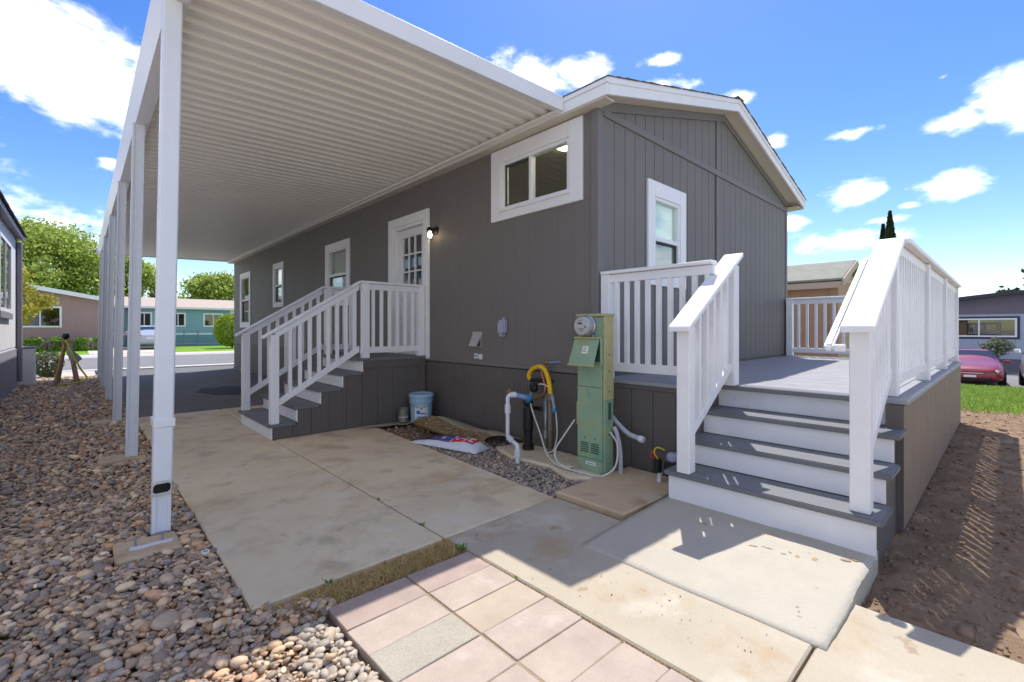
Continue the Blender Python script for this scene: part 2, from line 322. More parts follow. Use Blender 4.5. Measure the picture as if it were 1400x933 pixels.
def raw_mesh(name, V, F, m, parent=None, col=None, smooth=False, kind=None, label=None, cat=None):
    me = bpy.data.meshes.new(name); nf, k = F.shape
    me.vertices.add(len(V)); me.vertices.foreach_set('co', V.astype(np.float32).ravel())
    me.loops.add(nf*k); me.loops.foreach_set('vertex_index', F.astype(np.int32).ravel())
    me.polygons.add(nf); me.polygons.foreach_set('loop_start', np.arange(0, nf*k, k, dtype=np.int32))
    if smooth: me.polygons.foreach_set('use_smooth', np.ones(nf, bool))
    me.update(calc_edges=True); me.materials.append(M[m])
    if col is not None:
        a = me.color_attributes.new('Col', 'FLOAT_COLOR', 'POINT'); a.data.foreach_set('color', col.astype(np.float32).ravel())
    o = bpy.data.objects.new(name, me); COL.objects.link(o); W[o.name] = Vector((0, 0, 0)); o.parent = parent
    if parent: o.location = -W[parent.name]
    return setup(o, label, cat, None, kind)
def spline(pts, n=8):
    P = [Vector(p) for p in pts]; P = [P[0]*2-P[1]] + P + [P[-1]*2-P[-2]]; out = []
    for i in range(1, len(P)-2):
        for k in range(n):
            t = k/n; a, b, c, d = P[i-1:i+3]
            out.append(.5*((2*b)+(c-a)*t+(2*a-5*b+4*c-d)*t*t+(3*b-a-3*c+d)*t**3))
    out.append(P[-2]); return out

ICO = {}
for lev in (1, 2):
    b = bmesh.new(); bmesh.ops.create_icosphere(b, subdivisions=lev, radius=1); b.verts.ensure_lookup_table()
    ICO[lev] = (np.array([v.co[:] for v in b.verts]), np.array([[v.index for v in f.verts] for f in b.faces])); b.free()
def stones(centers, sizes, cols, lev, rough=.12):
    """many stones as one vertex / face / colour array"""
    v0, f0 = ICO[lev]; n = len(centers); k = len(v0)
    ang = rng.uniform(0, 2*np.pi, n); tilt = rng.normal(0, .22, (n, 2))
    P = v0[None]*(1+rng.normal(0, rough, (n, k, 1)))*sizes[:, None, :]
    ca, sa = np.cos(ang)[:, None], np.sin(ang)[:, None]
    x = P[..., 0]*ca-P[..., 1]*sa; y = P[..., 0]*sa+P[..., 1]*ca; z = P[..., 2] + x*tilt[:, :1] + y*tilt[:, 1:]
    V = np.stack([x, y, z], -1)+centers[:, None, :]
    F = f0[None]+(np.arange(n)*k)[:, None, None]
    C = np.repeat(np.concatenate([cols, np.ones((n, 1))], 1)[:, None, :], k, 1)
    return V.reshape(-1, 3), F.reshape(-1, 3), C.reshape(-1, 4)

# ================================================================== THE SETTING
XW, YE = 3.45, 2.555          # planes of the long wall (faces -x) and the end wall (faces -y)
XR = 8.71; YF = 16.2          # far ends of the house
def gz(x):                    # the lie of the land: level, falling away past the deck
    return float(np.interp(x, [9.0, 17.0, 19.6], [-.10, -.33, -.80]))
def smooth_grid(name, xs, ys, zf, m):
    V = np.array([(x, y, zf(x, y)) for y in ys for x in xs]); nx = len(xs)
    F = np.array([(j*nx+i, j*nx+i+1, (j+1)*nx+i+1, (j+1)*nx+i) for j in range(len(ys)-1) for i in range(nx-1)])
    return raw_mesh(name, V, F, m, smooth=True)
struct(smooth_grid('ground', [-600, -40, 0, 9, 12, 17, 19.6, 40, 120, 700], [-600, -60, 0, 30, 60, 200, 700], lambda x, y: gz(x), 'far_ground'))

# concrete carport slab: two pours with a joint between them
def flat(name, m, pts, z0, z1, parent=None, bevel=.006, **k):
    return MB().prism(pts, lambda p: (p[0], p[1], z0), lambda p: (p[0], p[1], z1)).build(name, m, parent, bevel, **k)
slab = struct(flat('carport_slab', 'soil', [(.56, 2.23), (2.46, 2.23), (2.64, 5.44), (3.4, 5.46), (3.4, 8.03), (.56, 8.03)], -.095, -.02, bevel=0))
flat('concrete_panel', 'concrete', [(.54, 2.215), (1.528, 2.215), (1.528, 8.05), (.54, 8.05)], -.06, 0, slab, .008)
flat('concrete_panel', 'concrete', [(1.54, 2.215), (2.475, 2.215), (2.66, 5.45), (3.42, 5.47), (3.42, 8.05), (1.54, 8.05)], -.06, 0, slab, .008)
asph = struct(flat('driveway', 'asphalt', [(.5, 8.06), (3.42, 8.06), (3.42, 16.3), (4.6, 17.6), (.3, 17.6), (.5, 16.0)], -.08, -.004, bevel=0))
MB().prism([(1.62, 10.5), (1.8, 9.9), (2.15, 9.62), (2.42, 10.2), (2.5, 10.9), (2.2, 11.15), (1.95, 10.95), (1.8, 11.1)], lambda p: (p[0], p[1], -.004), lambda p: (p[0], p[1], .004)).build('asphalt_patch', 'tar_patch', asph)
# walkway towards the camera and to the right of the ramp
walk = struct(bx('walkway', 'soil', 1.56, 2.46, -2.3, 2.19, -.10, -.03))
flat('concrete_panel', 'walk_concrete', [(1.545, 2.205), (1.545, .508), (2.48, .508), (2.48, 2.205)], -.065, -.001, walk, .008)
flat('concrete_panel', 'walk_concrete', [(1.545, .498), (1.545, -1.1), (2.485, -1.1), (2.48, .498)], -.065, -.002, walk, .008)
flat('concrete_panel', 'walk_concrete', [(1.545, -1.112), (1.545, -2.4), (2.485, -2.4), (2.485, -1.112)], -.065, -.001, walk, .008)
# raised square slab beside the ramp
struct(flat('stepping_slab', 'slab_concrete', [(2.52, 1.665), (3.40, 1.645), (3.43, 2.215), (2.515, 2.235)], -.06, .028, bevel=.01))
# ramp: a wedge with ragged edges, mud smears
def ramp():
    xs = np.linspace(0, 1, 26); ys = np.linspace(0, 1, 30); top = []; nx = len(xs)
    for j, t in enumerate(ys):
        for i, s in enumerate(xs):
            xl = 2.035 + .014*mnoise.noise(Vector((t*3, 3.1, 0))) + .003*mnoise.noise(Vector((t*17, 1.1, 0)))
            x = xl+(3.06-xl)*s
            y0 = .462 + .014*mnoise.noise(Vector((s*2.5, 9.1, 0))) + .004*mnoise.noise(Vector((s*21, 2.2, 0))); y = y0+(1.62-y0)*t
            z = .004 + .034*max(0, (x-2.05))**.8 + .004*mnoise.noise(Vector((x*5, y*5, .3)))
            if i == 0: z = .001
            top.append((x, y, z))
    mb = MB(); n = len(top); mb.v = list(top) + [(x, y, -.16) for (x, y, z) in top]
    for j in range(len(ys)-1):
        for i in range(nx-1): mb.f.append((j*nx+i, j*nx+i+1, (j+1)*nx+i+1, (j+1)*nx+i))
    for j in range(len(ys)-1):
        mb.f.append((j*nx, (j+1)*nx, n+(j+1)*nx, n+j*nx)); mb.f.append((j*nx+nx-1, n+j*nx+nx-1, n+(j+1)*nx+nx-1, (j+1)*nx+nx-1))
    for i in range(nx-1): mb.f.append((i, n+i, n+i+1, i+1)); mb.f.append(((len(ys)-1)*nx+i, (len(ys)-1)*nx+i+1, n+(len(ys)-1)*nx+i+1, n+(len(ys)-1)*nx+i))
    o = mb.build('ramp', 'ramp_concrete', None, smooth=False); struct(o)
    for p in o.data.polygons: p.use_smooth = abs(p.normal.z) > .5
    return o
rp = ramp()
def smear(pts, z, m, parent, seed):
    r = random.Random(seed); mb = MB()
    for (x, y, a, b, rot) in pts:
        ring = []
        for k in range(12):
            t = 2*math.pi*k/12; q = r.uniform(.65, 1.2); u, v = a*q*math.cos(t), b*q*math.sin(t)
            xx, yy = x+u*math.cos(rot)-v*math.sin(rot), y+u*math.sin(rot)+v*math.cos(rot)
            ring.append((xx, yy, z+.034*max(0, xx-2.05)**.8))
        n = len(mb.v); mb.v += ring + [(x, y, z+.001+.034*max(0, x-2.05)**.8)]; mb.f += [(n+k, n+(k+1) % 12, n+12) for k in range(12)]
    mb.build('mud_smear', m, parent)
smear([(2.66, .94, .022, .008, -1.2), (2.69, .88, .028, .007, -1.4), (2.68, .80, .016, .008, -1.3), (2.7, .74, .016, .01, .4), (2.73, .67, .02, .014, .2), (2.83, .56, .016, .024, .5), (2.86, .53, .012, .018, .1), (2.74, 1.24, .02, .008, 1), (2.72, .78, .012, .006, 1)], .006, 'mud', rp, 1)
smear([(2.24, .615, .008, .006, 0), (2.21, .60, .009, .006, .4), (2.175, .59, .006, .010, .2)], .0045, 'grey_smear', rp, 2)

# pavers: two columns, courses across
pav = struct(bx('paver_path', 'joint_sand', .79, 1.52, -1.2, 1.98, -.10, -.0055))
ys_p = [1.995, 1.795, 1.605, 1.415, 1.21, 1.015, .82, .62, .42, .22, .02, -.18, -.38]
cols = {(0, 0): 'paver_plum', (1, 0): 'paver_plum', (0, 1): 'paver_pink', (1, 1): 'paver_pink', (0, 2): 'paver_grey', (1, 2): 'paver_tan'}
rr = random.Random(5)
for j in range(len(ys_p)-1):
    for i, (xa, xb) in enumerate(((.775, 1.150), (1.157, 1.528))):
        a = rr.uniform(-.004, .004); z = rr.uniform(-.004, .002); g = .0018
        flat('paver', cols.get((i, j), rr.choice(['paver_pink', 'paver_tan', 'paver_pink'])), [(xa+g, ys_p[j+1]+g+a), (xb-g, ys_p[j+1]+g-a), (xb-g+a, ys_p[j]-g-a), (xa+g+a, ys_p[j]-g+a)], -.07, z, pav, .0025)
# strip of soil between slab and pavers, and the soil under the wall bed
struct(bx('soil_strip', 'straw', .545, 1.54, 2.0, 2.213, -.09, -.03))
struct(flat('wall_bed', 'soil', [(2.49, 2.24), (3.44, 2.24), (3.44, 5.45), (2.67, 5.44)], -.09, -.028, bevel=0))
struct(flat('soil_patch', 'soil', [(3.41, 1.64), (3.47, 1.64), (3.47, 2.25), (3.44, 2.25)], -.09, 0.004, bevel=0))
# concrete pad under the pipes and the pedestal
struct(flat('equipment_pad', 'concrete', [(2.93, 3.16), (2.98, 2.72), (2.86, 2.42), (2.96, 2.252), (3.30, 2.25), (3.40, 2.62), (3.40, 3.45), (3.05, 3.52)], -.09, .018, bevel=.012))

# dirt yard on the right: uneven ground
def dirt_z(x, y):
    p = Vector((x, y, 0)); z = -.045 + .022*mnoise.noise(p*2.1) + .016*mnoise.noise(p*7) + .010*mnoise.noise(p*19) + .006*mnoise.noise(p*41)
    if y > .15 and x < 9: z -= .03*min(1, (y-.15)/.3)
    z += (gz(x)+.10)
    if x < 2.75: z -= .03*min(1, (2.75-x)/.25)
    return z
xs = np.concatenate([np.arange(2.47, 6, .035), np.arange(6, 10.6, .07)]); ys = np.concatenate([np.arange(-4.5, -1.2, .12), np.arange(-1.2, .60, .03)])
dirt = struct(smooth_grid('dirt_yard', xs, ys, dirt_z, 'dirt'))
n = 5200; cx = 2.55+rng.random(n)**1.6*7.5; cy = rng.uniform(-1.6, .5, n); keep = ~((cx < 2.52)); cx, cy = cx[keep], cy[keep]; n = len(cx)
sz = rng.lognormal(-4.95, .55, n)[:, None]*np.array([1, .85, .6])*rng.uniform(.8, 1.2, (n, 3))
cz = np.array([dirt_z(a, b) for a, b in zip(cx, cy)])
V, F, C = stones(np.stack([cx, cy, cz], 1), sz, np.ones((n, 3)), 1, .22)
raw_mesh('clods', V, F, 'dirt_clod', dirt, kind='stuff')

# specks and crumbs blown over the concrete
n = 260; x = rng.uniform(.6, 2.46, n); y = np.where(rng.random(n) < .6, rng.uniform(2.25, 6, n), rng.uniform(.55, 2.2, n)); x = np.where(y < 2.2, rng.uniform(1.57, 2.0, n), x); sz = rng.lognormal(-6.35, .45, n)[:, None]*np.array([1.2, .8, .5])
cc_ = np.array([lin(c) for c in [(90, 78, 66), (150, 130, 100), (60, 54, 48), (190, 176, 150)]])[rng.integers(0, 4, n)]
V, F, C = stones(np.stack([x, y, np.full(n, .002)], 1), sz, cc_, 1, .25); raw_mesh('grit', V, F, 'pebble', slab, C, kind='stuff')

# grass lawn on the right
def lawn_z(x, y): return gz(x)+.05+.02*mnoise.noise(Vector((x, y, 1)))
lawn = struct(smooth_grid('lawn', np.arange(10.1, 17.6, .3), np.arange(-14, 9, .5), lawn_z, 'lawn'))
def blades(x0, x1, y0, y1, n, h, w, zf, name, m, parent, lean=.5):
    X = rng.uniform(x0, x1, n); Y = rng.uniform(y0, y1, n); Z = np.array([zf(a, b) for a, b in zip(X, Y)])-.005
    an = rng.uniform(0, 2*np.pi, n); hh = h*rng.uniform(.5, 1.2, n); ww = w*rng.uniform(.6, 1.3, n)
    dx, dy = np.cos(an)*ww, np.sin(an)*ww; ln = rng.normal(0, lean, (n, 2))*hh[:, None]
    V = np.stack([np.stack([X-dx, Y-dy, Z], 1), np.stack([X+dx, Y+dy, Z], 1), np.stack([X+ln[:, 0], Y+ln[:, 1], Z+hh], 1)], 1).reshape(-1, 3)
    F = np.arange(n*3).reshape(n, 3); c = np.repeat(rng.random(n), 3); C = np.stack([c, c, c, np.ones_like(c)], 1)
    return raw_mesh(name, V, F, m, parent, C, kind='stuff')
blades(10.0, 17.5, -5, 2.5, 42000, .07, .012, lawn_z, 'grass_blades', 'leaf_grass', lawn)
# dry grass between slab and pavers and in the joints
strip = thing('dry_grass', 'dry straw-coloured grass strip between carport slab and pavers', 'dry grass', (1.1, 2.1, -.03), kind='stuff')
def strip_patch(x, y): return -.03
def band(n, xa, xb, ya, yb, bias, h, w, m, name, z=-.03, lean=1.2):
    X = xa+(xb-xa)*rng.random(n)**bias; Y = rng.uniform(ya, yb, n); an = rng.uniform(0, 2*np.pi, n); hh = h*rng.uniform(.4, 1.3, n); ww = w*rng.uniform(.6, 1.3, n)
    dx, dy = np.cos(an)*ww, np.sin(an)*ww; ln = rng.normal(0, lean, (n, 2))*hh[:, None]
    V = np.stack([np.stack([X-dx, Y-dy, X*0+z], 1), np.stack([X+dx, Y+dy, X*0+z], 1), np.stack([X+ln[:, 0], Y+ln[:, 1], z+hh], 1)], 1).reshape(-1, 3)
    c = np.repeat(rng.random(n), 3); return raw_mesh(name, V, np.arange(n*3).reshape(n, 3), m, strip, np.stack([c, c, c, c*0+1], 1), kind='stuff')
band(5200, 1.53, .72, 2.005, 2.205, 1.2, .030, .0026, 'leaf_straw', 'straw')
band(700, .80, .56, 1.98, 2.205, 1, .03, .0016, 'leaf_straw', 'straw')
band(140, 1.54, .8, 2.03, 2.2, .8, .04, .0022, 'leaf_weed', 'sprout', lean=.6)
band(1300, 1.531, 1.544, -.2, 2.2, 1, .012, .0012, 'leaf_straw', 'joint_straw', z=-.012)
band(1100, 1.148, 1.159, .2, 1.99, 1, .010, .0011, 'leaf_straw', 'joint_straw', z=-.012)
for yy in ys_p[1:6]: band(420, .78, 1.52, yy-.004, yy+.004, 1, .009, .0011, 'leaf_straw', 'joint_straw', z=-.012)
def weed(x, y, z, s, seed):
    r = np.random.default_rng(seed); n = 16; an = r.uniform(0, 2*np.pi, n); l = s*r.uniform(.6, 1.2, n); w = l*.16; V = []; up = r.uniform(.3, 1.1, n)
    for a, ll, ww, u in zip(an, l, w, up):
        d = np.array([math.cos(a), math.sin(a), u]); d /= np.linalg.norm(d); q = np.array([-math.sin(a), math.cos(a), 0])*ww; b = np.array([x, y, z])
        V += [b, b+d*ll*.5-q, b+d*ll, b+d*ll*.5+q]
    V = np.array(V); c = np.repeat(r.random(n), 4)
    return raw_mesh('weed', V, np.arange(n*4).reshape(n, 4), 'leaf_weed', None, np.stack([c, c, c, c*0+1], 1))
for k, (x, y, s, lab) in enumerate([(1.533, 2.06, .05, 'green weed where the straw strip meets the walkway'), (1.534, 2.45, .03, 'small weed in the slab joint close to the straw strip'), (1.534, 3.02, .022, 'tiny weed in the long slab joint halfway to the stairs'), (1.538, 1.62, .018, 'tiny weed between the second paver course and walkway'), (.86, 2.19, .03, 'weed against slab edge beside loose pebbles'), (.30, 3.10, .022, 'little weed at the edge of the bolted footing')]):
    w_ = weed(x, y, -.004 if k else -.02, s, k); setup(w_, lab, 'weed', 'weeds in the joints')

# river pebbles: the largest ones singly, the rest as one mass
bed = struct(flat('pebble_bed', 'pebble_soil', [(-1.05, -1.2), (.772, -1.2), (.772, 1.99), (.54, 2.0), (.54, 8.0), (.49, 8.06), (.49, 16.2), (-1.05, 16.2)], -.12, -.035, bevel=0))
PAL = np.array([lin(c) for c in [(130, 119, 109), (112, 104, 98), (146, 133, 119), (104, 99, 97), (152, 135, 114), (122, 106, 93), (164, 149, 130), (116, 112, 111), (136, 112, 94), (96, 89, 86), (176, 163, 144), (142, 119, 99), (120, 119, 119), (158, 128, 96), (132, 121, 111)]])
PALW = np.array([10, 10, 9, 7, 7, 9, 4, 8, 5, 6, 2.0, 4, 4, 1.6, 9]); PALW = PALW/PALW.sum()
def pebcols(n): return PAL[rng.choice(len(PAL), n, p=PALW)]*rng.uniform(.8, 1.2, (n, 1))*2.0*np.array([1.13, 1.0, .82])
def in_bed(x, y):
    clear = ((x > .115) & (x < .43) & (y > 3.09) & (y < 3.39)) | ((x > .28) & (x < .42) & (y > 3.38) & (y < 3.50))
    e = np.where(y < 1.99, .755, np.where(y < 2.215, .60+.22*((2.215-y) > .06)*(rng.random(x.shape) < .75), .525)); return (x < e) & (x > -.98) & ~clear
def pebble_field(y0, y1, sp, smean, z):
    gx, gy = np.meshgrid(np.arange(-1.0, .9, sp), np.arange(y0, y1, sp)); x = (gx+rng.uniform(-.48, .48, gx.shape)*sp).ravel(); y = (gy+rng.uniform(-.48, .48, gx.shape)*sp).ravel()
    k = in_bed(x, y) & (x > -.12*y-.35); x, y = x[k], y[k]; n = len(x)
    s = smean*rng.lognormal(0, .31, n)
    S3 = np.stack([s*rng.uniform(1.0, 1.4, n), s*rng.uniform(.75, 1.0, n), s*rng.uniform(.42, .65, n)], 1)
    return np.stack([x, y, z+s*rng.uniform(.0, .55, n)], 1), S3
parts = []
a = pebble_field(-.9, 4.4, .029, .0145, -.026); b_ = pebble_field(-.9, 4.4, .038, .0160, -.013); c_ = pebble_field(4.4, 8, .037, .0190, -.022); d_ = pebble_field(8, 16.1, .05, .025, -.022)
cen = np.concatenate([a[0], b_[0]]); siz = np.concatenate([a[1], b_[1]]); colr = pebcols(len(cen))
lightk = (cen[:, 1] < 1.96) & (cen[:, 0] > .50+.25*(cen[:, 1]-1.4))        # larger stones beside the pavers, sunlight painted into their paler colour
colr[lightk] = (np.array([lin((170, 158, 142))])*rng.uniform(.65, 1.15, (lightk.sum(), 1)) + colr[lightk]*.25); siz[lightk] *= 1.1
# how large each shows: by distance to where one stands
depth = cen[:, 0]*FW.x+cen[:, 1]*FW.y; side = (cen[:, 0]*RT.x+cen[:, 1]*RT.y)/np.maximum(depth, .2)
vis = (np.abs(side) < 1.1) & (depth > 1.6) & (cen[:, 2] > -.012)
order = np.argsort(np.where(vis, -siz[:, 0]/np.maximum(depth, .3), 0)); big = order[:300]; mask = np.ones(len(cen), bool); mask[big] = False
proto = []
for k in range(30):
    v0, f0 = ICO[2]; r = np.random.default_rng(k); V = v0*np.array([1.2, .88, .55])*r.uniform(.9, 1.1, 3)
    V = V*(1+.10*np.array([mnoise.noise(Vector(p)*1.3+Vector((k*3.1, 0, 0))) for p in v0])[:, None]); c = np.repeat(np.append(pebcols(1)[0], 1)[None], len(V), 0)
    if k >= 22: c[:, :3] = np.array(lin((182, 170, 152)))*r.uniform(.7, 1.12)
    o = raw_mesh('pebble', V*.022, f0, 'pebble', bed, c, True); proto.append(o.data); bpy.data.objects.remove(o)
for i in big:
    me = proto[random.randrange(22, 30)] if lightk[i] else proto[random.randrange(22)]
    o = bpy.data.objects.new('pebble', me); COL.objects.link(o); o.parent = bed; o.location = Vector(cen[i])-W[bed.name]
    s = siz[i][0]/1.2/.022; o.scale = (s, s*random.uniform(.85, 1.1), s*random.uniform(.85, 1.15)); o.rotation_euler = (random.gauss(0, .25), random.gauss(0, .25), random.uniform(0, 6.28))
V1 = stones(cen[mask], siz[mask], colr[mask], 2, .065)
raw_mesh('pebbles', V1[0], V1[1], 'pebble', bed, V1[2], True, kind='stuff')
cen2 = np.concatenate([c_[0], d_[0]]); siz2 = np.concatenate([c_[1], d_[1]]); V2 = stones(cen2, siz2, pebcols(len(cen2)), 1, .06)
fx = rng.uniform(-.9, .76, 9000); fy = rng.uniform(.2, 5.2, 9000); kf = in_bed(fx, fy) & (fx > -.12*fy-.35); fx, fy = fx[kf], fy[kf]; fs = .0058*rng.lognormal(0, .4, len(fx))
V3 = stones(np.stack([fx, fy, rng.uniform(-.02, .010, len(fx))], 1), np.stack([fs*1.3, fs, fs*.7], 1), pebcols(len(fx))*.85, 1, .2); raw_mesh('stone_chips', V3[0], V3[1], 'pebble', bed, V3[2], False, kind='stuff')
raw_mesh('far_pebbles', V2[0], V2[1], 'pebble', bed, V2[2], True, kind='stuff')
# small grey gravel in the bed along the wall
gx, gy = np.meshgrid(np.arange(2.48, 3.46, .0195), np.arange(2.24, 5.45, .0195)); x = (gx+rng.uniform(-.009, .009, gx.shape)).ravel(); y = (gy+rng.uniform(-.009, .009, gx.shape)).ravel()
ed = 2.485+(y-2.24)*.0575
k = (x > ed+.005) & (x < 3.44) & ~((x > 2.97) & (y > 2.3) & (y < 3.45) & (x < 3.37)) & ~((y > 4.35) & (x < 3.1) & (rng.random(x.shape) < .93)); x, y = x[k], y[k]; n = len(x)
s = .0105*rng.lognormal(0, .3, n); gc = np.array([lin(c) for c in [(140, 130, 118), (124, 115, 106), (156, 144, 128), (112, 103, 96), (150, 128, 110)]])[rng.integers(0, 5, n)]*rng.uniform(1.2, 1.75, (n, 1))
V, F, C = stones(np.stack([x, y, -.024+s*rng.uniform(0, 1.2, n)], 1), np.stack([s*1.25, s, s*.7], 1), gc, 1, .12)
gv = raw_mesh('gravel', V, F, 'pebble', None, C, False, kind='stuff', label='small grey gravel along the house wall beside the slab', cat='gravel')

# street beyond the carport
road = struct(bx('street', 'road', -40, 60, 18.2, 27.2, -.09, -.02))
bx('gutter_line', 'gutter_line', -40, 60, 18.25, 18.75, -.02, -.012, road)
bx('gutter_line', 'gutter_line', -40, 60, 26.3, 26.9, -.02, -.012, road)
struct(bx('front_gravel', 'paving_light', -3.2, .3, 16.25, 18.1, -.09, -.015))
far_lawn = struct(bx('far_lawn', 'lawn', -40, 60, 29.6, 60, -.09, -.01))
struct(bx('far_pavement', 'paving_light', -40, 60, 27.25, 29.55, -.09, -.012))
struct(bx('far_driveway', 'paving_light', .3, 3.6, 29.5, 39, -.008, .004))
struct(bx('verge', 'lawn', 3.9, 9, 16.9, 17.7, -.09, .0))
# street on the right, lower down
struct(bx('lower_street', 'road', 19.7, 33.0, -60, 16, -.86, -.75))

# ================================================================== THE HOUSE
def long_map(a, d, z): return (XW-d, a, z)
def end_map(a, d, z): return (a, YE-d, z)
def mbox(mb, mp, a0, a1, d0, d1, z0, z1):
    p, q = mp(a0, d0, z0), mp(a1, d1, z1); return mb.box(p[0], q[0], p[1], q[1], p[2], q[2])
def cells(a0, a1, z0, z1, ops):
    """rectangles of a wall strip left over once the openings are cut out"""
    cuts = sorted({a0, a1} | {c for o in ops for c in o[:2] if a0 < c < a1}); out = []
    for p, q in zip(cuts[:-1], cuts[1:]):
        m_ = (p+q)/2; zz = sorted([(max(o[2], z0), min(o[3], z1)) for o in ops if o[0] < m_ < o[1] and o[3] > z0 and o[2] < z1]); b = z0
        for (u, v) in zz:
            if u > b: out.append((p, q, b, u))
            b = v
        if b < z1: out.append((p, q, b, z1))
    return out
house = thing('manufactured_home', 'dark grey manufactured home with white window trim and low gable roof', 'house', (6, 9, 0))
EAVE = 3.29
# openings (a0, a1, z0, z1) inside the casings
L_OPS = [(2.88, 3.86, 2.52, 3.05), (5.46, 6.31, .80, 2.70), (7.97, 8.80, 1.72, 2.66), (11.54, 12.12, 1.80, 2.66), (14.42, 15.28, 1.36, 2.68)]
E_OPS = [(4.42, 4.98, 1.80, 2.60)]
def wall_core(name, mp, a0, a1, z0, z1, ops, th):
    mb = MB()
    for (p, q, b, t) in cells(a0, a1, z0, z1, ops): mbox(mb, mp, p, q, -th, -.016, b, t)
    return mb.build(name, 'house_paint', house)
w_long = wall_core('long_wall', long_map, YE, YF, .02, EAVE+.02, L_OPS, .1)
w_end = wall_core('end_wall', end_map, XW+.1, XR-.1, .02, EAVE-.02, E_OPS, .1)
bx('back_wall', 'house_paint', XR-.1, XR-.0, YE+.002, YF, .02, EAVE, house)
bx('far_wall', 'house_paint', XW+.1, XR-.1, YF-.1, YF, .02, EAVE, house)
# siding boards: each its own piece with an open groove
def siding(mp, parent, a0, a1, z0, ztop, ops, pitch, m, gap=.007, jit=0, th=.0):
    r = random.Random(int(a0*100)); a = a0
    while a < a1-.01:
        b = min(a1, a+pitch*(1+r.uniform(-jit, jit))); mb = MB()
        cc = cells(a, b-gap, z0, ztop, ops)
        if len(cc) == 1 or len({(c[0], c[1]) for c in cc}) > 1 and not any(c[2] > z0 for c in cc): groups = [cc]
        else: groups = [[c for c in cc if c[2] <= z0], [c for c in cc if c[2] > z0]]
        for gq in groups:
            mb = MB()
            for (p, q, u, v) in gq: mbox(mb, mp, p, q, -.015, -.001, u, v)
            if mb.v: mb.build('siding_board', m, parent)
        a = b
siding(long_map, w_long, YE+.075, YF, .80, EAVE+.01, L_OPS, .203, 'house_paint', .0012)
siding(end_map, w_end, XW+.075, 5.94, .78, 3.17, E_OPS, .186, 'house_paint', .009, .04)
siding(end_map, w_end, 6.03, XR-.05, .78, 3.17, E_OPS, .186, 'house_paint', .009, .04)
# skirting under the wall and its cap strip
sk = wall_core('skirting', long_map, YE, YF, .0, .79, [], .10)
siding(long_map, sk, YE+.075, YF, .03, .765, [], .305, 'skirt_paint', .0016)
mb = MB(); mbox(mb, long_map, YE+.07, YF, -.01, .012, .775, .815); mb.build('belt_strip', 'house_trim_paint', w_long, .003)
mb = MB(); mbox(mb, long_map, YE+.07, YF, -.01, .014, .0, .05); mb.build('base_strip', 'skirt_paint', sk, .003)
for y0 in (4.55, 3.42, 7.4): # skirting vents, painted over
    v = MB(); mbox(v, long_map, y0, y0+.3, 0, .006, .50, .64); vo = v.build('skirting_vent', 'skirt_paint', sk, .002)
    for k in range(5): v = MB(); mbox(v, long_map, y0+.03+k*.05, y0+.06+k*.05, .006, .011, .52, .62); v.build('louvre', 'skirt_paint', vo)
# corner boards and gable trim
mb = MB(); mb.box(XW-.012, XW+.07, YE-.012, YE+.07, .02, EAVE); mb.build('corner_board', 'house_trim_paint', house, .004)
mb = MB(); mb.box(XR-.06, XR+.012, YE-.013, YE+.05, .02, EAVE-.03); mb.build('corner_board', 'house_trim_paint', house, .004)
mb = MB(); mbox(mb, end_map, 5.95, 6.02, -.01, .014, .78, 3.16); mb.build('batten', 'house_trim_paint', w_end, .003)
mb = MB(); mbox(mb, end_map, XW+.075, XR-.065, -.02, .016, 3.165, 3.235); mb.build('gable_band', 'house_trim_paint', w_end, .003)
RX, RZ, SL = 6.18, 4.135, .268     # ridge
EXL, EXR = 3.33, 8.98
def rz(x): return RZ - SL*abs(x-RX)
YG = 2.36                               # rake overhang
def gable_piece(x0, x1, z0, name, m, parent, d0, d1):
    pts = [(x0, z0), (x1, z0), (x1, rz(x1)-.135)] + ([(RX, RZ-.135)] if x0 < RX < x1 else []) + [(x0, rz(x0)-.135)]
    return MB().prism(pts, lambda p: (p[0], YE-d0, p[1]), lambda p: (p[0], YE-d1, p[1])).build(name, m, parent)
gb = gable_piece(XW+.01, XR-.01, 3.17, 'gable', 'house_paint', house, -.1, -.016)
x = XW+.075
while x < XR-.06:
    x1 = min(x+.186, XR-.055)
    if not (x < 5.99 < x1): gable_piece(x, x1-.009, 3.236, 'siding_board', 'house_paint', gb, -.015, -.001)
    else: gable_piece(x, 5.945, 3.236, 'siding_board', 'house_paint', gb, -.015, -.001); gable_piece(6.025, x1-.009, 3.236, 'siding_board', 'house_paint', gb, -.015, -.001) if x1-.009 > 6.03 else None
    x = x1
gable_piece(5.95, 6.02, 3.237, 'batten', 'house_trim_paint', gb, -.01, .014)
# frieze along the sloping top of the gable
for (xa, xb) in ((XW+.01, RX), (RX, XR-.01)):
    MB().hexa([(xa, YE+.0, rz(xa)-.22), (xb, YE+.0, rz(xb)-.22), (xb, YE-.018, rz(xb)-.22), (xa, YE-.018, rz(xa)-.22)], [(xa, YE, rz(xa)-.132), (xb, YE, rz(xb)-.132), (xb, YE-.018, rz(xb)-.132), (xa, YE-.018, rz(xa)-.132)]).build('frieze', 'house_trim_paint', gb)
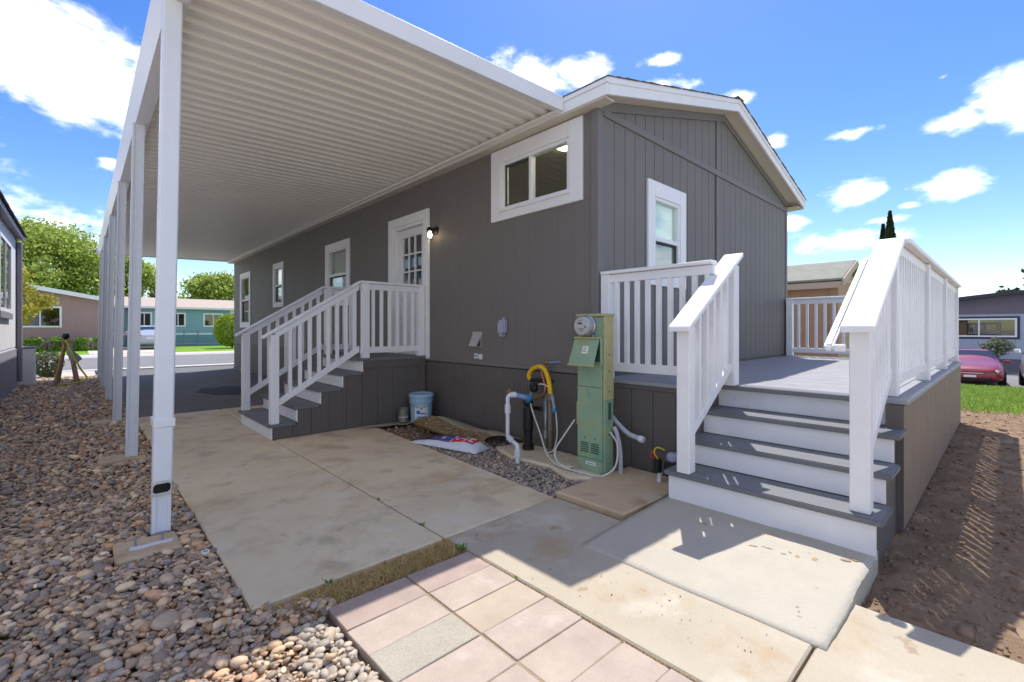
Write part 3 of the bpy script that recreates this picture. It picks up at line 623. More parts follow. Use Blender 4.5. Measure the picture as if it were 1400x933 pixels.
# roof: deck, soffit, fascias, shingle courses
roof = MB()
for (xa, xb) in ((EXL, RX), (RX, EXR)):
    roof.hexa([(xa, YG, rz(xa)-.05), (xb, YG, rz(xb)-.05), (xb, YF+.25, rz(xb)-.05), (xa, YF+.25, rz(xa)-.05)], [(xa, YG, rz(xa)), (xb, YG, rz(xb)), (xb, YF+.25, rz(xb)), (xa, YF+.25, rz(xa))])
roof = roof.build('roof', 'shingle', house)
for (xa, xb) in ((EXL+.02, RX), (RX, EXR-.02)):   # rake soffit and fascia
    MB().hexa([(xa, YG+.025, rz(xa)-.130), (xb, YG+.025, rz(xb)-.130), (xb, YE+.02, rz(xb)-.130), (xa, YE+.02, rz(xa)-.130)], [(xa, YG+.025, rz(xa)-.118), (xb, YG+.025, rz(xb)-.118), (xb, YE+.02, rz(xb)-.118), (xa, YE+.02, rz(xa)-.118)]).build('soffit', 'soffit', roof)
    MB().hexa([(xa-.0, YG-.005, rz(xa)-.145), (xb, YG-.005, rz(xb)-.145), (xb, YG+.024, rz(xb)-.145), (xa, YG+.024, rz(xa)-.145)], [(xa, YG-.005, rz(xa)-.035), (xb, YG-.005, rz(xb)-.035), (xb, YG+.024, rz(xb)-.035), (xa, YG+.024, rz(xa)-.035)]).build('rake_fascia', 'white_trim', roof, .003)
    MB().hexa([(xa, YG-.017, rz(xa)-.05), (xb, YG-.017, rz(xb)-.05), (xb, YG-.0055, rz(xb)-.05), (xa, YG-.0055, rz(xa)-.05)], [(xa, YG-.017, rz(xa)+.008), (xb, YG-.017, rz(xb)+.008), (xb, YG-.0055, rz(xb)+.008), (xa, YG-.0055, rz(xa)+.008)]).build('drip_edge', 'white_trim', roof)
for (xe, s) in ((EXL, -1), (EXR, 1)):
    bx('eave_fascia', 'white_trim', xe-.012 if s < 0 else xe-.015, xe+.015 if s < 0 else xe+.012, YG-.004, YF+.25, rz(xe)-.145, rz(xe)-.03, roof, .003)
    bx('drip_edge', 'white_trim', xe-.024, xe+.024, YG-.016, YF+.25, rz(xe)-.045, rz(xe)+.006, roof)
    xi = XW if s < 0 else XR
    bx('eave_soffit', 'soffit', min(xe, xi+(.02 if s < 0 else -.02)), max(xe, xi+(.02 if s < 0 else -.02)), YG+.026, YF+.2, rz(xe)-.158, rz(xe)-.146, roof)
cm = MB(); nc = 21
for s in (-1, 1):
    span = (RX-EXL) if s < 0 else (EXR-RX)
    for k in range(nc):
        t0, t1 = k/nc, (k+1.25)/nc; t1 = min(t1, 1); xo, xn = RX+s*span*(1-t0)+s*.03, RX+s*span*(1-t1)
        off = .004*((k*7) % 3); yA = YG-.024-off
        zo, zn = rz(xo)+.013, rz(xn)+.004
        cm.hexa([(xo, yA, zo-.010), (xn, yA, zn-.003), (xn, YF+.27, zn-.003), (xo, YF+.27, zo-.010)], [(xo, yA, zo), (xn, yA, zn), (xn, YF+.27, zn), (xo, YF+.27, zo)])
cm.box(RX-.09, RX+.09, YG-.03, YF+.27, RZ+.004, RZ+.016)
cm.build('shingle_courses', 'shingle', roof, kind='stuff')
# inside, as far as the windows show it
bx('ceiling', 'interior_wall', XW+.11, XR-.11, YE+.11, YF-.11, 3.20, 3.23, house); bx('floor', 'interior_floor', XW+.11, XR-.11, YE+.11, YF-.11, .74, .78, house)
bx('partition', 'interior_wall', 5.6, 5.68, YE+.12, 4.9, .78, 3.2, house); bx('partition', 'interior_wall', XW+.12, XR-.12, 4.9, 4.98, .78, 3.2, house)
bx('partition', 'interior_wall', 5.2, 5.28, 4.99, YF-.12, .78, 3.2, house); bx('partition', 'interior_wall', XW+.12, 5.19, 10.2, 10.28, .78, 3.2, house)
bx('cabinet', 'wood', 5.3, 5.59, 3.2, 4.4, 2.3, 3.0, house)
MB().lathe([(.001, 3.17), (.11, 3.172), (.13, 3.185), (.13, 3.2)], (3.86, 3.27, 0), 20).build('ceiling_light', 'ceiling_glow', house)

def window(mp, c, op, style, mull=None, blind=False, screen=None, trim='white_trim', parent=house, sill=False, glass='glass', vinyl='white_trim', grid=None, dep=.0):
    """casing (outer a0,a1,z0,z1) round an opening, vinyl frame, panes"""
    a0, a1, z0, z1 = c; o0, o1, b, t = op; mb = MB()
    for q in ((a0, o0, z0, z1), (o1, a1, z0, z1), (o0, o1, z0, b), (o0, o1, t, z1)): mbox(mb, mp, q[0], q[1], -.012, .022, q[2], q[3])
    win = mb.build('window', trim, parent, .003)
    fr = MB(); f = .035
    for q in ((o0, o0+f, b, t), (o1-f, o1, b, t), (o0+f, o1-f, b, b+f), (o0+f, o1-f, t-f, t)): mbox(fr, mp, q[0], q[1], -.07, .010, q[2], q[3])
    fr.build('frame', vinyl, win, .003)
    if style == 'slider':
        mid = mull or (o0+o1)/2; mm = MB(); mbox(mm, mp, mid-.02, mid+.02, -.06, .002, b+f, t-f); mm.build('mullion', vinyl, win, .002)
        sash = [(o0+f, mid-.02, b+f, t-f), (mid+.02, o1-f, b+f, t-f)]
    elif style == 'hung':
        mid = mull or (b+t)/2; mm = MB(); mbox(mm, mp, o0+f, o1-f, -.06, .004, mid-.022, mid+.022); mm.build('meeting_rail', vinyl, win, .002)
        sash = [(o0+f, o1-f, mid+.022, t-f), (o0+f, o1-f, b+f, mid-.022)]
    else: sash = [(o0+f, o1-f, b+f, t-f)]
    for i, q in enumerate(sash):
        p = MB(); mbox(p, mp, q[0], q[1], -.034, -.029, q[2], q[3]); p.build('pane', glass, win)
        if screen == i:
            p = MB(); w_ = .02
            for r in ((q[0], q[0]+w_, q[2], q[3]), (q[1]-w_, q[1], q[2], q[3]), (q[0]+w_, q[1]-w_, q[2], q[2]+w_), (q[0]+w_, q[1]-w_, q[3]-w_, q[3])): mbox(p, mp, r[0], r[1], -.026, -.014, r[2], r[3])
            p.build('screen_frame', 'screen', win)
        if blind:
            n = int((q[3]-q[2])/.045); 
            for k in range(n):
                z = q[2]+(k+.5)*(q[3]-q[2])/n; s = MB(); A = mp(q[0]-.02, -.078, z+.018); B = mp(q[1]+.02, -.082, z+.018); C_ = mp(q[1]+.02, -.115, z-.014); D = mp(q[0]-.02, -.111, z-.014)
                s.add([A, B, C_, D, tuple(np.array(A)+(0, 0, .003)), tuple(np.array(B)+(0, 0, .003)), tuple(np.array(C_)+(0, 0, .003)), tuple(np.array(D)+(0, 0, .003))], [(3, 2, 1, 0), (4, 5, 6, 7), (0, 1, 5, 4), (1, 2, 6, 5), (2, 3, 7, 6), (3, 0, 4, 7)]); s.build('blind_slat', 'blind', win)
    if sill: s = MB(); mbox(s, mp, o0-.03, o1+.03, 0, .04, b-.02, b+.004); s.build('sill', vinyl, win, .003)
    return win
window(long_map, (2.72, 4.03, 2.41, 3.20), L_OPS[0], 'slider', mull=3.42, sill=True, screen=1)
window(long_map, (7.84, 8.93, 1.62, 2.79), L_OPS[2], 'hung', blind=True, screen=1)
window(long_map, (11.44, 12.22, 1.72, 2.77), L_OPS[3], 'hung', blind=True, screen=1)
window(long_map, (14.29, 15.40, 1.24, 2.80), L_OPS[4], 'hung', blind=False, screen=1)
window(end_map, (4.29, 5.11, 1.66, 2.76), E_OPS[0], 'hung', mull=2.16, screen=1)
# roller shade behind the upper end-wall sash
bx('roller_shade', 'shade_mint', 4.43, 4.97, YE+.050, YE+.054, 2.16, 2.59, house)
bx('curtain', 'shade_teal', 4.43, 4.97, YE+.056, YE+.06, 1.81, 2.16, house)
# door
dc = MB()
for q in ((5.33, 5.46, .80, 2.83), (6.31, 6.44, .80, 2.83), (5.46, 6.31, 2.70, 2.83)): mbox(dc, long_map, q[0], q[1], -.012, .024, q[2], q[3])
door = dc.build('door_casing', 'white_trim', house, .003)
jb = MB()
for q in ((5.46, 5.50, .80, 2.70), (6.27, 6.31, .80, 2.70), (5.50, 6.27, 2.66, 2.70)): mbox(jb, long_map, q[0], q[1], -.11, .004, q[2], q[3])
jb.build('door_jamb', 'white_trim', door, .002)
d0, d1 = 5.50, 6.27; gl = (5.63, 6.14, 1.78, 2.54)
lf = MB()
for (p, q, b, t) in cells(d0, d1, .80, 2.655, [gl]): mbox(lf, long_map, p, q, -.10, -.06, b, t)
leaf = lf.build('door', 'door_white', door)
p = MB(); mbox(p, long_map, gl[0], gl[1], -.084, -.079, gl[2], gl[3]); p.build('pane', 'glass', leaf)
mt = MB()
for k in range(1, 3): a = gl[0]+(gl[1]-gl[0])*k/3; mbox(mt, long_map, a-.011, a+.011, -.078, -.052, gl[2], gl[3])
mt.build('muntin', 'door_white', leaf, .002)
mt = MB()
for k in range(1, 3): z = gl[2]+(gl[3]-gl[2])*k/3; mbox(mt, long_map, gl[0], gl[1], -.0775, -.054, z-.011, z+.011)
mt.build('muntin', 'door_white', leaf, .002)
for (za, zb) in ((.95, 1.62),):
    for (ya, yb) in ((5.60, 5.86), (5.91, 6.17)): p = MB(); mbox(p, long_map, ya, yb, -.06, -.05, za, zb); p.build('door_panel', 'door_white', leaf, .006)
MB().lathe([(.012, 0), (.012, -.04), (.03, -.05), (.032, -.07), (.02, -.085), (.002, -.088)], (XW+.06, 5.57, 1.72), 14, 'x').build('door_knob', 'brass', leaf, smooth=True)
# wall lamp, small weather boxes, vent hood: each lifts away from the wall
lamp = thing('wall_lamp', 'black wall lamp with lit clear glass bulb beside the door', 'lamp', (XW, 5.17, 2.46))
MB().lathe([(.055, 0), (.055, -.02), (.04, -.03), (.002, -.03)], (XW-.001, 5.17, 2.50), 18, 'x').build('mount', 'lamp_black', lamp)
MB().tube(spline([(XW-.025, 5.17, 2.50), (XW-.07, 5.17, 2.52), (XW-.10, 5.17, 2.51)], 4), .011, 8).build('arm', 'lamp_black', lamp, smooth=True)
MB().lathe([(.03, .03), (.042, .02), (.044, -.02), (.001, -.02)], (XW-.10, 5.17, 2.50), 16).build('cap', 'lamp_black', lamp)
MB().lathe([(.040, -.021), (.046, -.06), (.044, -.11), (.034, -.13), (.001, -.132)], (XW-.10, 5.17, 2.50), 16).build('glass_shade', 'meter_glass', lamp, smooth=True)
MB().lathe([(.012, -.022), (.026, -.05), (.029, -.075), (.02, -.1), (.001, -.104)], (XW-.10, 5.17, 2.50), 14).build('bulb', 'bulb', lamp, smooth=True)
pl = bpy.data.lights.new('lamp_glow', 'POINT'); pl.energy = .8; pl.color = (1, .72, .38); pl.shadow_soft_size = .03; po = bpy.data.objects.new('lamp_glow', pl); COL.objects.link(po); po.location = Vector((XW-.10, 5.17, 2.43))-W[lamp.name]; po.parent = lamp
vh = thing('vent_hood', 'slanted metal exhaust vent hood low on the grey wall', 'vent', (XW, 4.3, 1.02))
MB().prism([(0, 0), (-.012, 0), (-.085, -.15), (-.06, -.155), (0, -.02)], lambda p: (XW+p[0], 4.23, 1.15+p[1]), lambda p: (XW+p[0], 4.37, 1.15+p[1])).build('hood', 'vent_metal', vh, .002)
bx('flange', 'vent_metal', XW-.008, XW, 4.215, 4.385, .985, 1.165, vh); bx('duct_opening', 'dark_hole', XW-.03, XW-.008, 4.25, 4.35, 1.0, 1.09, vh)
ob = thing('outlet_cover', 'grey plastic weatherproof outlet cover with flip lid', 'outlet', (XW, 3.82, 1.15))
bx('box', 'outlet_grey', XW-.045, XW, 3.775, 3.875, 1.155, 1.30, ob, .006); bx('lid', 'outlet_grey', XW-.068, XW-.046, 3.78, 3.87, 1.15, 1.275, ob, .008); bx('hinge', 'outlet_grey', XW-.05, XW-.01, 3.785, 3.81, 1.302, 1.325, ob, .004)
MB().hexa([(XW-.05, 3.81, 1.115), (XW-.005, 3.81, 1.115), (XW-.005, 3.84, 1.115), (XW-.05, 3.84, 1.115)], [(XW-.06, 3.79, 1.148), (XW-.002, 3.79, 1.148), (XW-.002, 3.865, 1.148), (XW-.06, 3.865, 1.148)]).build('cord_port', 'outlet_grey', ob)
j = thing('wall_jack', 'small white two-port jack above the belt strip', 'socket', (XW, 4.33, .845)); bx('plate', 'label_white', XW-.012, XW, 4.29, 4.355, .848, .908, j, .003)
for q in (4.305, 4.33): bx('port', 'dark_hole', XW-.014, XW-.0121, q, q+.014, .87, .89, j)
j = thing('cover_plate', 'small blank white cable cover beside the two-port jack', 'cover plate', (XW, 4.245, .842)); bx('plate', 'label_white', XW-.012, XW, 4.205, 4.27, .842, .903, j, .003); bx('boss', 'label_white', XW-.022, XW-.0125, 4.22, 4.255, .855, .89, j, .003)

# ================================================================== CARPORT CANOPY
can = thing('carport_canopy', 'white aluminium carport canopy of corrugated pans on slim posts', 'carport', (1.8, 9.5, 0))
YC0, YC1 = 2.855, 16.35; XC0, XC1 = .43, 3.326
def cz(x): return 3.192 + .029*(x-.4)           # underside of the low flats
PIT = .150; ny = int((YC1-YC0-.04)/PIT)
# each pan: low flat, up, high flat, lip
prof = [(0, .0), (.050, .0), (.060, .024), (.064, .026), (.118, .026), (.122, .021), (.126, .021), (.130, .026), (.134, .026), (.144, .001), (.150, .0)]
def pan(y0):
    mb = MB(); n = len(prof)
    for x in (XC0-.02, XC1): mb.v += [(x, y0+a, cz(x)+h) for a, h in prof]
    for x in (XC0-.02, XC1): mb.v += [(x, y0+a, cz(x)+h+.004) for a, h in prof]
    for i in range(n-1):
        mb.f.append((i, i+1, n+i+1, n+i)); mb.f.append((2*n+i, 3*n+i, 3*n+i+1, 2*n+i+1))
    return mb
p0 = pan(YC0+.03).build('roof_pan', 'canopy_metal', can)
for k in range(1, ny): inst(p0, 'roof_pan', (0, k*PIT, 0), can)
def beam(name, m, x0, x1, y0, y1, zb, zt, bev=.004):
    return MB().hexa([(x0, y0, cz(x0)+zb), (x1, y0, cz(x1)+zb), (x1, y1, cz(x1)+zb), (x0, y1, cz(x0)+zb)], [(x0, y0, cz(x0)+zt), (x1, y0, cz(x1)+zt), (x1, y1, cz(x1)+zt), (x0, y1, cz(x0)+zt)]).build(name, m, can, bev)
ff = beam('front_fascia', 'canopy_white', XC0-.12, XC1-.012, YC0-.012, YC0+.016, -.035, .10); beam('fascia_lip', 'canopy_white', XC0-.1, XC1-.02, YC0+.0165, YC0+.05, -.035, -.026, 0)
beam('back_fascia', 'canopy_white', XC0-.12, XC1-.012, YC0+.03+ny*PIT, YC0+.055+ny*PIT, -.035, .10)
# gutter along the posts: flared outer face
MB().prism([(.380, -.055), (.330, .115), (.340, .125), (.393, -.043), (.465, -.043), (.465, .10), (.478, .10), (.478, -.055)], lambda p: (p[0], YC0-.02, cz(.4)+p[1]), lambda p: (p[0], YC0+.06+ny*PIT, cz(.4)+p[1])).build('gutter', 'canopy_white', can)
bx('ledger', 'canopy_metal', XC1-.055, XC1-.002, YC0+.018, YC0+.03+ny*PIT, cz(XC1)-.045, cz(XC1)-.003, can, .008)
bx('hanger_strip', 'canopy_metal', XC1-.07, XC1-.056, YC0+.018, YC0+.03+ny*PIT, cz(XC1)-.045, cz(XC1)-.03, can)
def post(y, name='post'):
    zt = cz(.4)-.056; lean = .055; mb = MB()
    # channel section: web with two returned flanges
    sec = [(.305, -.028), (.395, -.028), (.395, -.016), (.375, -.016), (.375, .012), (.325, .012), (.325, -.016), (.305, -.016)]
    sec = [(.305, -.03), (.322, -.03), (.326, -.022), (.374, -.022), (.378, -.03), (.395, -.03), (.395, .03), (.305, .03)]
    return mb.prism(sec, lambda p: (p[0], y+p[1], -.01), lambda p: (p[0]+lean, y+p[1], zt)).build(name, 'post_white', can)
for y in (3.45, 5.62, 7.95, 10.4, 12.9, 15.4): post(y)
fp = [o for o in can.children if o.name.startswith('post')][0]
# downspout on the nearest post, cut off at an angle
ds = MB(); sec = [(.300, -.032), (.308, -.042), (.388, -.042), (.396, -.032), (.396, -.100), (.388, -.110), (.308, -.110), (.300, -.100)]
ds.prism(sec, lambda p: (p[0]+.001, 3.45+p[1], .20+1.5*(-(p[1])-.03)), lambda p: (p[0]+.052, 3.45+p[1], cz(.4)-.057)); ds.build('downspout', 'post_white', fp, .003)
ds = MB(); sec2 = [(.318, -.056), (.378, -.056), (.389, -.066), (.389, -.088), (.378, -.098), (.318, -.098), (.307, -.088), (.307, -.066)]
ds.prism(sec2, lambda p: (p[0]+.001, 3.45+p[1], .1985+1.5*(-(p[1])-.03)), lambda p: (p[0]+.001, 3.45+p[1], .204+1.5*(-(p[1])-.03))); ds.build('spout_opening', 'dark_hole', fp)
bx('strap', 'post_white', .305, .409, 3.333, 3.486, .63, .68, fp, .003)
MB().box(.30, .40, 3.40, 3.50, -.012, .0).build('foot_plate', 'galv', fp)
# footings
def footing(x0, x1, y0, y1, lab, rot=0, bolts=True):
    f = thing('footing', lab, 'footing', ((x0+x1)/2, (y0+y1)/2, -.03), 'concrete footings under the carport posts')
    bx('block', 'slab_concrete', x0, x1, y0, y1, -.08, .010, f, .012)
    if bolts:
        for xx in (x0+.09, x0+.21):
            MB().lathe([(.006, .0), (.006, .045), (.001, .046)], (xx, (y0+y1)/2+.02, .005), 8).build('bolt', 'galv', f)
        MB().prism([(x0+.06, y0+.11), (x0+.10, y0+.095), (x0+.17, y0+.105), (x0+.25, y0+.10), (x0+.26, y0+.135), (x0+.18, y0+.14), (x0+.12, y0+.135), (x0+.07, y0+.15)], lambda p: (p[0], p[1], .009), lambda p: (p[0], p[1], .0135)).build('grout_smear', 'bag_white', f)
    f.rotation_euler.z = rot; return f
footing(.13, .415, 3.105, 3.37, 'concrete footing with two bolts in front of the downspout post')
footing(.12, .46, 5.50, 5.76, 'concrete footing half buried beneath the second carport post', bolts=False)
footing(.10, .46, 7.82, 8.1, 'concrete footing half buried beneath the third carport post', bolts=False)
ring = MB(); ring.lathe([(.014, 0), (.019, 0), (.019, .012), (.014, .012), (.014, 0)], (.49, 2.93, 0.0), 18); ring.build('plastic_ring', 'label_white', None, label='small white plastic ring lying among pebbles beside the slab', cat='ring')

# ================================================================== DECKS AND STAIRS
def sbar(ax, f, w, a0, a1, zb0, zb1, t):
    """a bar along x or y, width w about f, sloping from zb0 to zb1, thickness t"""
    P = (lambda a, q, z: (a, q, z)) if ax == 'x' else (lambda a, q, z: (q, a, z))
    return MB().hexa([P(a0, f-w/2, zb0), P(a1, f-w/2, zb1), P(a1, f+w/2, zb1), P(a0, f+w/2, zb0)], [P(a0, f-w/2, zb0+t), P(a1, f-w/2, zb1+t), P(a1, f+w/2, zb1+t), P(a0, f+w/2, zb0+t)])
def railing(parent, ax, f, a0, a1, z0, z1, h, capw=.13, bott=.085, pitch=.108, capt=.032, m='white_rail', posts=(), pw=.09, bal=.036, ends=(0, 0), off=.0):
    zt = lambda a: z0+h+(z1-z0)*(a-a0)/(a1-a0); zf = lambda a: zt(a)-h
    cap = sbar(ax, f, capw, a0, a1, zt(a0)-capt, zt(a1)-capt, capt).build('handrail', m, parent, .005)
    e0, e1 = a0+ends[0], a1-ends[1]
    sbar(ax, f+off, .042, e0, e1, zt(e0)-capt-.075, zt(e1)-capt-.075, .072).build('top_rail', m, cap, .003)
    sbar(ax, f+off, .042, e0, e1, zf(e0)+bott, zf(e1)+bott, .075).build('bottom_rail', m, cap, .003)
    n = max(1, int(round((e1-e0)/pitch)))
    for k in range(n):
        a = e0+(k+.5)*(e1-e0)/n
        if any(abs(a-p[0]) < pw/2+.02 for p in posts): continue
        sbar(ax, f+off, bal, a-bal/2, a+bal/2, zf(a-bal/2)+bott+.06, zf(a+bal/2)+bott+.06, zt(a)-capt-.06-zf(a)-bott-.06).build('baluster', m, cap, .002)
    for (a, zb) in posts:
        t = min(zt(a-pw/2), zt(a+pw/2))-capt-.002
        P = sbar(ax, f, pw, a-pw/2, a+pw/2, zb, zb, t-zb).build('post', m, cap, .004)
    return cap
def tread(parent, x0, x1, y0, y1, z, m='nosing_grey'):
    return bx('tread', m, x0, x1, y0, y1, z-.034, z, parent, .006, segs=2)
def boards_x(parent, m, x0, x1, y, yt, z0, ztop, pitch=.2, gap=.006):
    a = x0
    while a < x1-.02:
        b = min(x1, a+pitch); mb = MB(); cuts = sorted({a, b-gap} | {c for c in CUTS if a < c < b-gap})
        for p, q in zip(cuts[:-1], cuts[1:]): mb.box(p, q, y, yt, z0, ztop((p+q)/2))
        mb.build('skirt_board', m, parent, .0015); a = b
# ---- front deck
DZ = .755
deck = thing('front_deck', 'grey deck with white railings and four steps at the end of the house', 'deck', (6, 1.5, 0))
x = 3.455; k = 0
while x < XR-.05:
    x1 = min(x+.142, XR); bx('deck_board', 'deck_grey', x, x1-.005, 1.625 if x < 3.74 else .565, YE-.03, DZ-.03, DZ + (.0006 if k % 2 else 0), deck, .003); x = x1; k += 1
bx('border_board', 'deck_grey', 3.74, XR, .422, .56, DZ-.03, DZ+.001, deck, .004)
bx('nosing', 'nosing_grey', 3.735, 3.86, .57, 1.615, DZ-.034, DZ+.003, deck, .005)
NX = [2.95, 3.22, 3.49, 3.76]; NZ = [.23, .405, .58, DZ]
for k in range(3):
    tread(deck, NX[k], NX[k+1]+.02, .430, 1.625, NZ[k], 'deck_grey' if False else 'nosing_grey')
for k in range(4):
    bx('riser', 'riser_white', NX[k]+.028, NX[k]+.045, .462, 1.605, (.012 if k == 0 else NZ[k-1]+.001), NZ[k]-.035, deck, .002)
def step_top(xx):
    for k in range(3):
        if xx < NX[k+1]+.03: return NZ[k]-.036
    return DZ-.032
CUTS = [3.25, 3.52]
sd = MB()
for (p, q) in ((2.995, 3.25), (3.25, 3.52), (3.52, 3.74)): sd.box(p, q, .478, .495, -.12, step_top((p+q)/2))
sd.build('stair_side', 'skirt_paint', deck)
sd = MB()
for (p, q) in ((2.995, 3.25), (3.25, 3.455)): sd.box(p, q, 1.585, 1.60, -.05, step_top((p+q)/2))
sd.build('stair_side', 'skirt_paint', deck)
bx('stair_side', 'skirt_paint', 3.455, 3.80, 1.606, 1.621, -.05, DZ-.0345, deck)
CUTS = []
bx('skirt_backing', 'skirt_paint', 3.74, XR-.02, .462, .475, -.06, DZ-.031, deck)
boards_x(deck, 'deck_skirt_paint', 3.72, XR-.01, .440, .461, -.045, lambda a: DZ-.032, .203, .004)
bx('skirt_end', 'skirt_paint', 3.715, 3.738, .4405, .530, -.055, DZ-.032, deck)
a = 1.605
while a < YE-.03:
    b = min(a+.203, YE-.02); bx('skirt_board', 'skirt_paint', 3.468, 3.49, a, b-.005, -.03, DZ-.07, deck, .0015); a = b
bx('skirt_backing', 'skirt_paint', 3.491, 3.50, 1.605, YE-.02, -.03, DZ-.032, deck)
bx('rim_strip', 'skirt_paint', 3.462, 3.489, 1.605, YE-.02, DZ-.069, DZ-.031, deck, .003)
bx('skirt_end', 'skirt_paint', XR-.019, XR, .442, YE-.02, -.06, DZ-.031, deck)
R = .60
railing(deck, 'y', 3.505, 1.515, YE-.02, DZ, DZ, .965, .095, .07, .105, .03, posts=((YE-.07, DZ),))
railing(deck, 'x', 1.49, 2.895, 3.80, .25, .25+.645*.905, .965, .15, .10, .112, .036, posts=((3.0, .231), (3.745, DZ+.004)), ends=(.12, .1))
railing(deck, 'x', .535, 2.945, 3.955, .25, .25+.585*1.01, .965, .15, .10, .105, .036, posts=((3.045, .231), (3.915, DZ+.004)), ends=(.12, .1), off=-.0)
railing(deck, 'x', .505, 3.958, XR-.0, DZ, DZ, 1.04, .14, .085, .112, .036, posts=((5.35, DZ+.002), (6.95, DZ+.002), (XR-.06, DZ+.002)), ends=(.02, .06))
railing(deck, 'y', XR-.075, .58, YE-.02, DZ, DZ, .955, .10, .06, .125, .03, posts=((YE-.075, DZ),))
gr = sbar('x', .665, .042, 2.955, 3.93, 1.075, 1.075+.585*.975, .042).build('grab_rail', 'white_rail', deck, .01, segs=2)
bx('rail_return', 'white_rail', 2.957, 3.0, .592, .643, 1.078, 1.118, gr, .006)
# ---- side stairs at the door
side = thing('door_stairs', 'dark grey landing with white railings and five steps at the side door', 'stairs', (2.5, 6, 0))
Y0, Y1 = 5.40, 6.68; PZ = .84; SX = [1.47, 1.73, 1.99, 2.25, 2.50]; SZ = [.168, .336, .504, .672, PZ]
for k in range(4): tread(side, SX[k], SX[k+1]+.02, Y0-.01, Y1, SZ[k])
for k in range(5): bx('riser', 'riser_white', SX[k]+.025, SX[k]+.04, Y0-.004 if True else Y0, Y1-.02, .004 if k == 0 else SZ[k-1]+.001, SZ[k]-.035, side, .002)
x = 2.48
while x < XW-.03:
    x1 = min(x+.142, XW-.018); bx('deck_board', 'nosing_grey', x, x1-.004, Y0-.012, Y1, PZ-.034, PZ, side, .003); x = x1
CUTS = SX[1:]
def stop(xx):
    for k in range(4):
        if xx < SX[k+1]+.03: return SZ[k]-.036
    return PZ-.036
CUTS = [SX[1]+.03, SX[2]+.03, SX[3]+.03, SX[4]+.03]
boards_x(side, 'skirt_paint', SX[0]+.045, XW-.02, Y0+.0, Y0+.02, .003, stop, .203, .004)
boards_x(side, 'skirt_paint', SX[0]+.045, XW-.02, Y1-.04, Y1-.02, .003, stop, .203, .004)
for (p, q) in zip([SX[0]+.05]+CUTS, CUTS+[XW-.03]): bx('skirt_backing', 'skirt_paint', p, q-.001, Y0+.021, Y0+.03, .003, stop((p+q)/2), side)
bx('face_band', 'skirt_paint', SX[4]+.035, XW-.02, Y0-.009, Y0-.001, PZ-.13, PZ-.036, side, .002)
CUTS = []
for f in (Y0+.045, Y1-.06):
    railing(side, 'x', f, 1.425, 2.52, SZ[0], PZ, .955 if f < 6 else .965, .09, .09, .105, .03, posts=((1.54, SZ[0]),), ends=(.12, .02), pw=.085)
    railing(side, 'x', f, 2.522, XW-.025 if f < 6 else 3.0, PZ, PZ, .955 if f < 6 else .965, .09, .06, .112, .03, posts=((2.585, PZ), (XW-.075 if f < 6 else 2.95, PZ)), pw=.085)

# ================================================================== THINGS ALONG THE WALL
# electric pedestal
ped = thing('electric_pedestal', 'weathered green electric pedestal with round meter and tilted hood', 'meter pedestal', (3.15, 2.37, 0))
px0, px1, py0, py1 = 3.10, 3.205, 2.225, 2.505
bx('lower_cabinet', 'pedestal_green', px0, px1-.002, py0+.012, py1, -.03, 1.30, ped, .006)
bx('side_flange', 'pedestal_yellow', px0-.008, px1+.012, py0-.006, py0+.011, .62, 1.315, ped, .004)
bx('side_flange', 'pedestal_green', px0-.006, px1+.010, py0-.004, py0+.011, -.03, .619, ped, .004)
bx('top_cap', 'pedestal_yellow', px0-.014, px1+.016, py0-.014, py1+.01, 1.302, 1.325, ped, .006)
bx('lower_door', 'pedestal_green', px0-.012, px0-.001, py0+.02, py1-.008, .13, .715, ped, .003)
bx('middle_plate', 'pedestal_green', px0-.009, px0-.001, py0+.02, py1-.008, .722, .93, ped, .003)
bx('base_plate', 'pedestal_green', px0-.009, px0-.001, py0+.02, py1-.008, -.02, .122, ped, .003)
bx('hood_recess', 'pedestal_dark', px0-.010, px0-.0005, py0+.03, py1-.01, .935, 1.115, ped)
bx('hood_cheek', 'pedestal_green', px0-.03, px0-.0008, py0+.013, py0+.028, .90, 1.12, ped, .003)
# hood: swung out at the bottom
hd = MB(); hy0, hy1 = py0+.035, py1+.012
hd.hexa([(px0-.11, hy0, .905), (px0-.10, hy0, .905), (px0-.10, hy1, .905), (px0-.11, hy1, .905)], [(px0-.028, hy0, 1.115), (px0-.018, hy0, 1.115), (px0-.018, hy1, 1.115), (px0-.028, hy1, 1.115)])
hood = hd.build('hood', 'pedestal_green', ped, .003)
hd = MB(); hd.hexa([(px0-.118, hy0-.002, .898), (px0-.09, hy0-.002, .898), (px0-.09, hy1+.002, .898), (px0-.118, hy1+.002, .898)], [(px0-.118, hy0-.002, .909), (px0-.09, hy0-.002, .909), (px0-.09, hy1+.002, .909), (px0-.118, hy1+.002, .909)]).build('hood_lip', 'pedestal_yellow', hood)
bx('hood_hinge', 'pedestal_yellow', px0-.034, px0-.001, py0+.016, py1+.014, 1.117, 1.135, ped, .005)
hd = MB(); hd.hexa([(px0-.0875, 2.345, .998), (px0-.0735, 2.345, .998), (px0-.0735, 2.395, .998), (px0-.0875, 2.395, .998)], [(px0-.064, 2.345, 1.058), (px0-.050, 2.345, 1.058), (px0-.050, 2.395, 1.058), (px0-.064, 2.395, 1.058)]); hd.build('sticker', 'label_white', hood)
for k in range(3): hd = MB(); z = 1.012+k*.015; xx = px0-.0875+(z-.998)*.39-.0012; hd.hexa([(xx, 2.353, z), (xx+.004, 2.353, z), (xx+.004, 2.387, z), (xx, 2.387, z)], [(xx+.002, 2.353, z+.005), (xx+.006, 2.353, z+.005), (xx+.006, 2.387, z+.005), (xx+.002, 2.387, z+.005)]); hd.build('print_line', 'label_ink', hood)
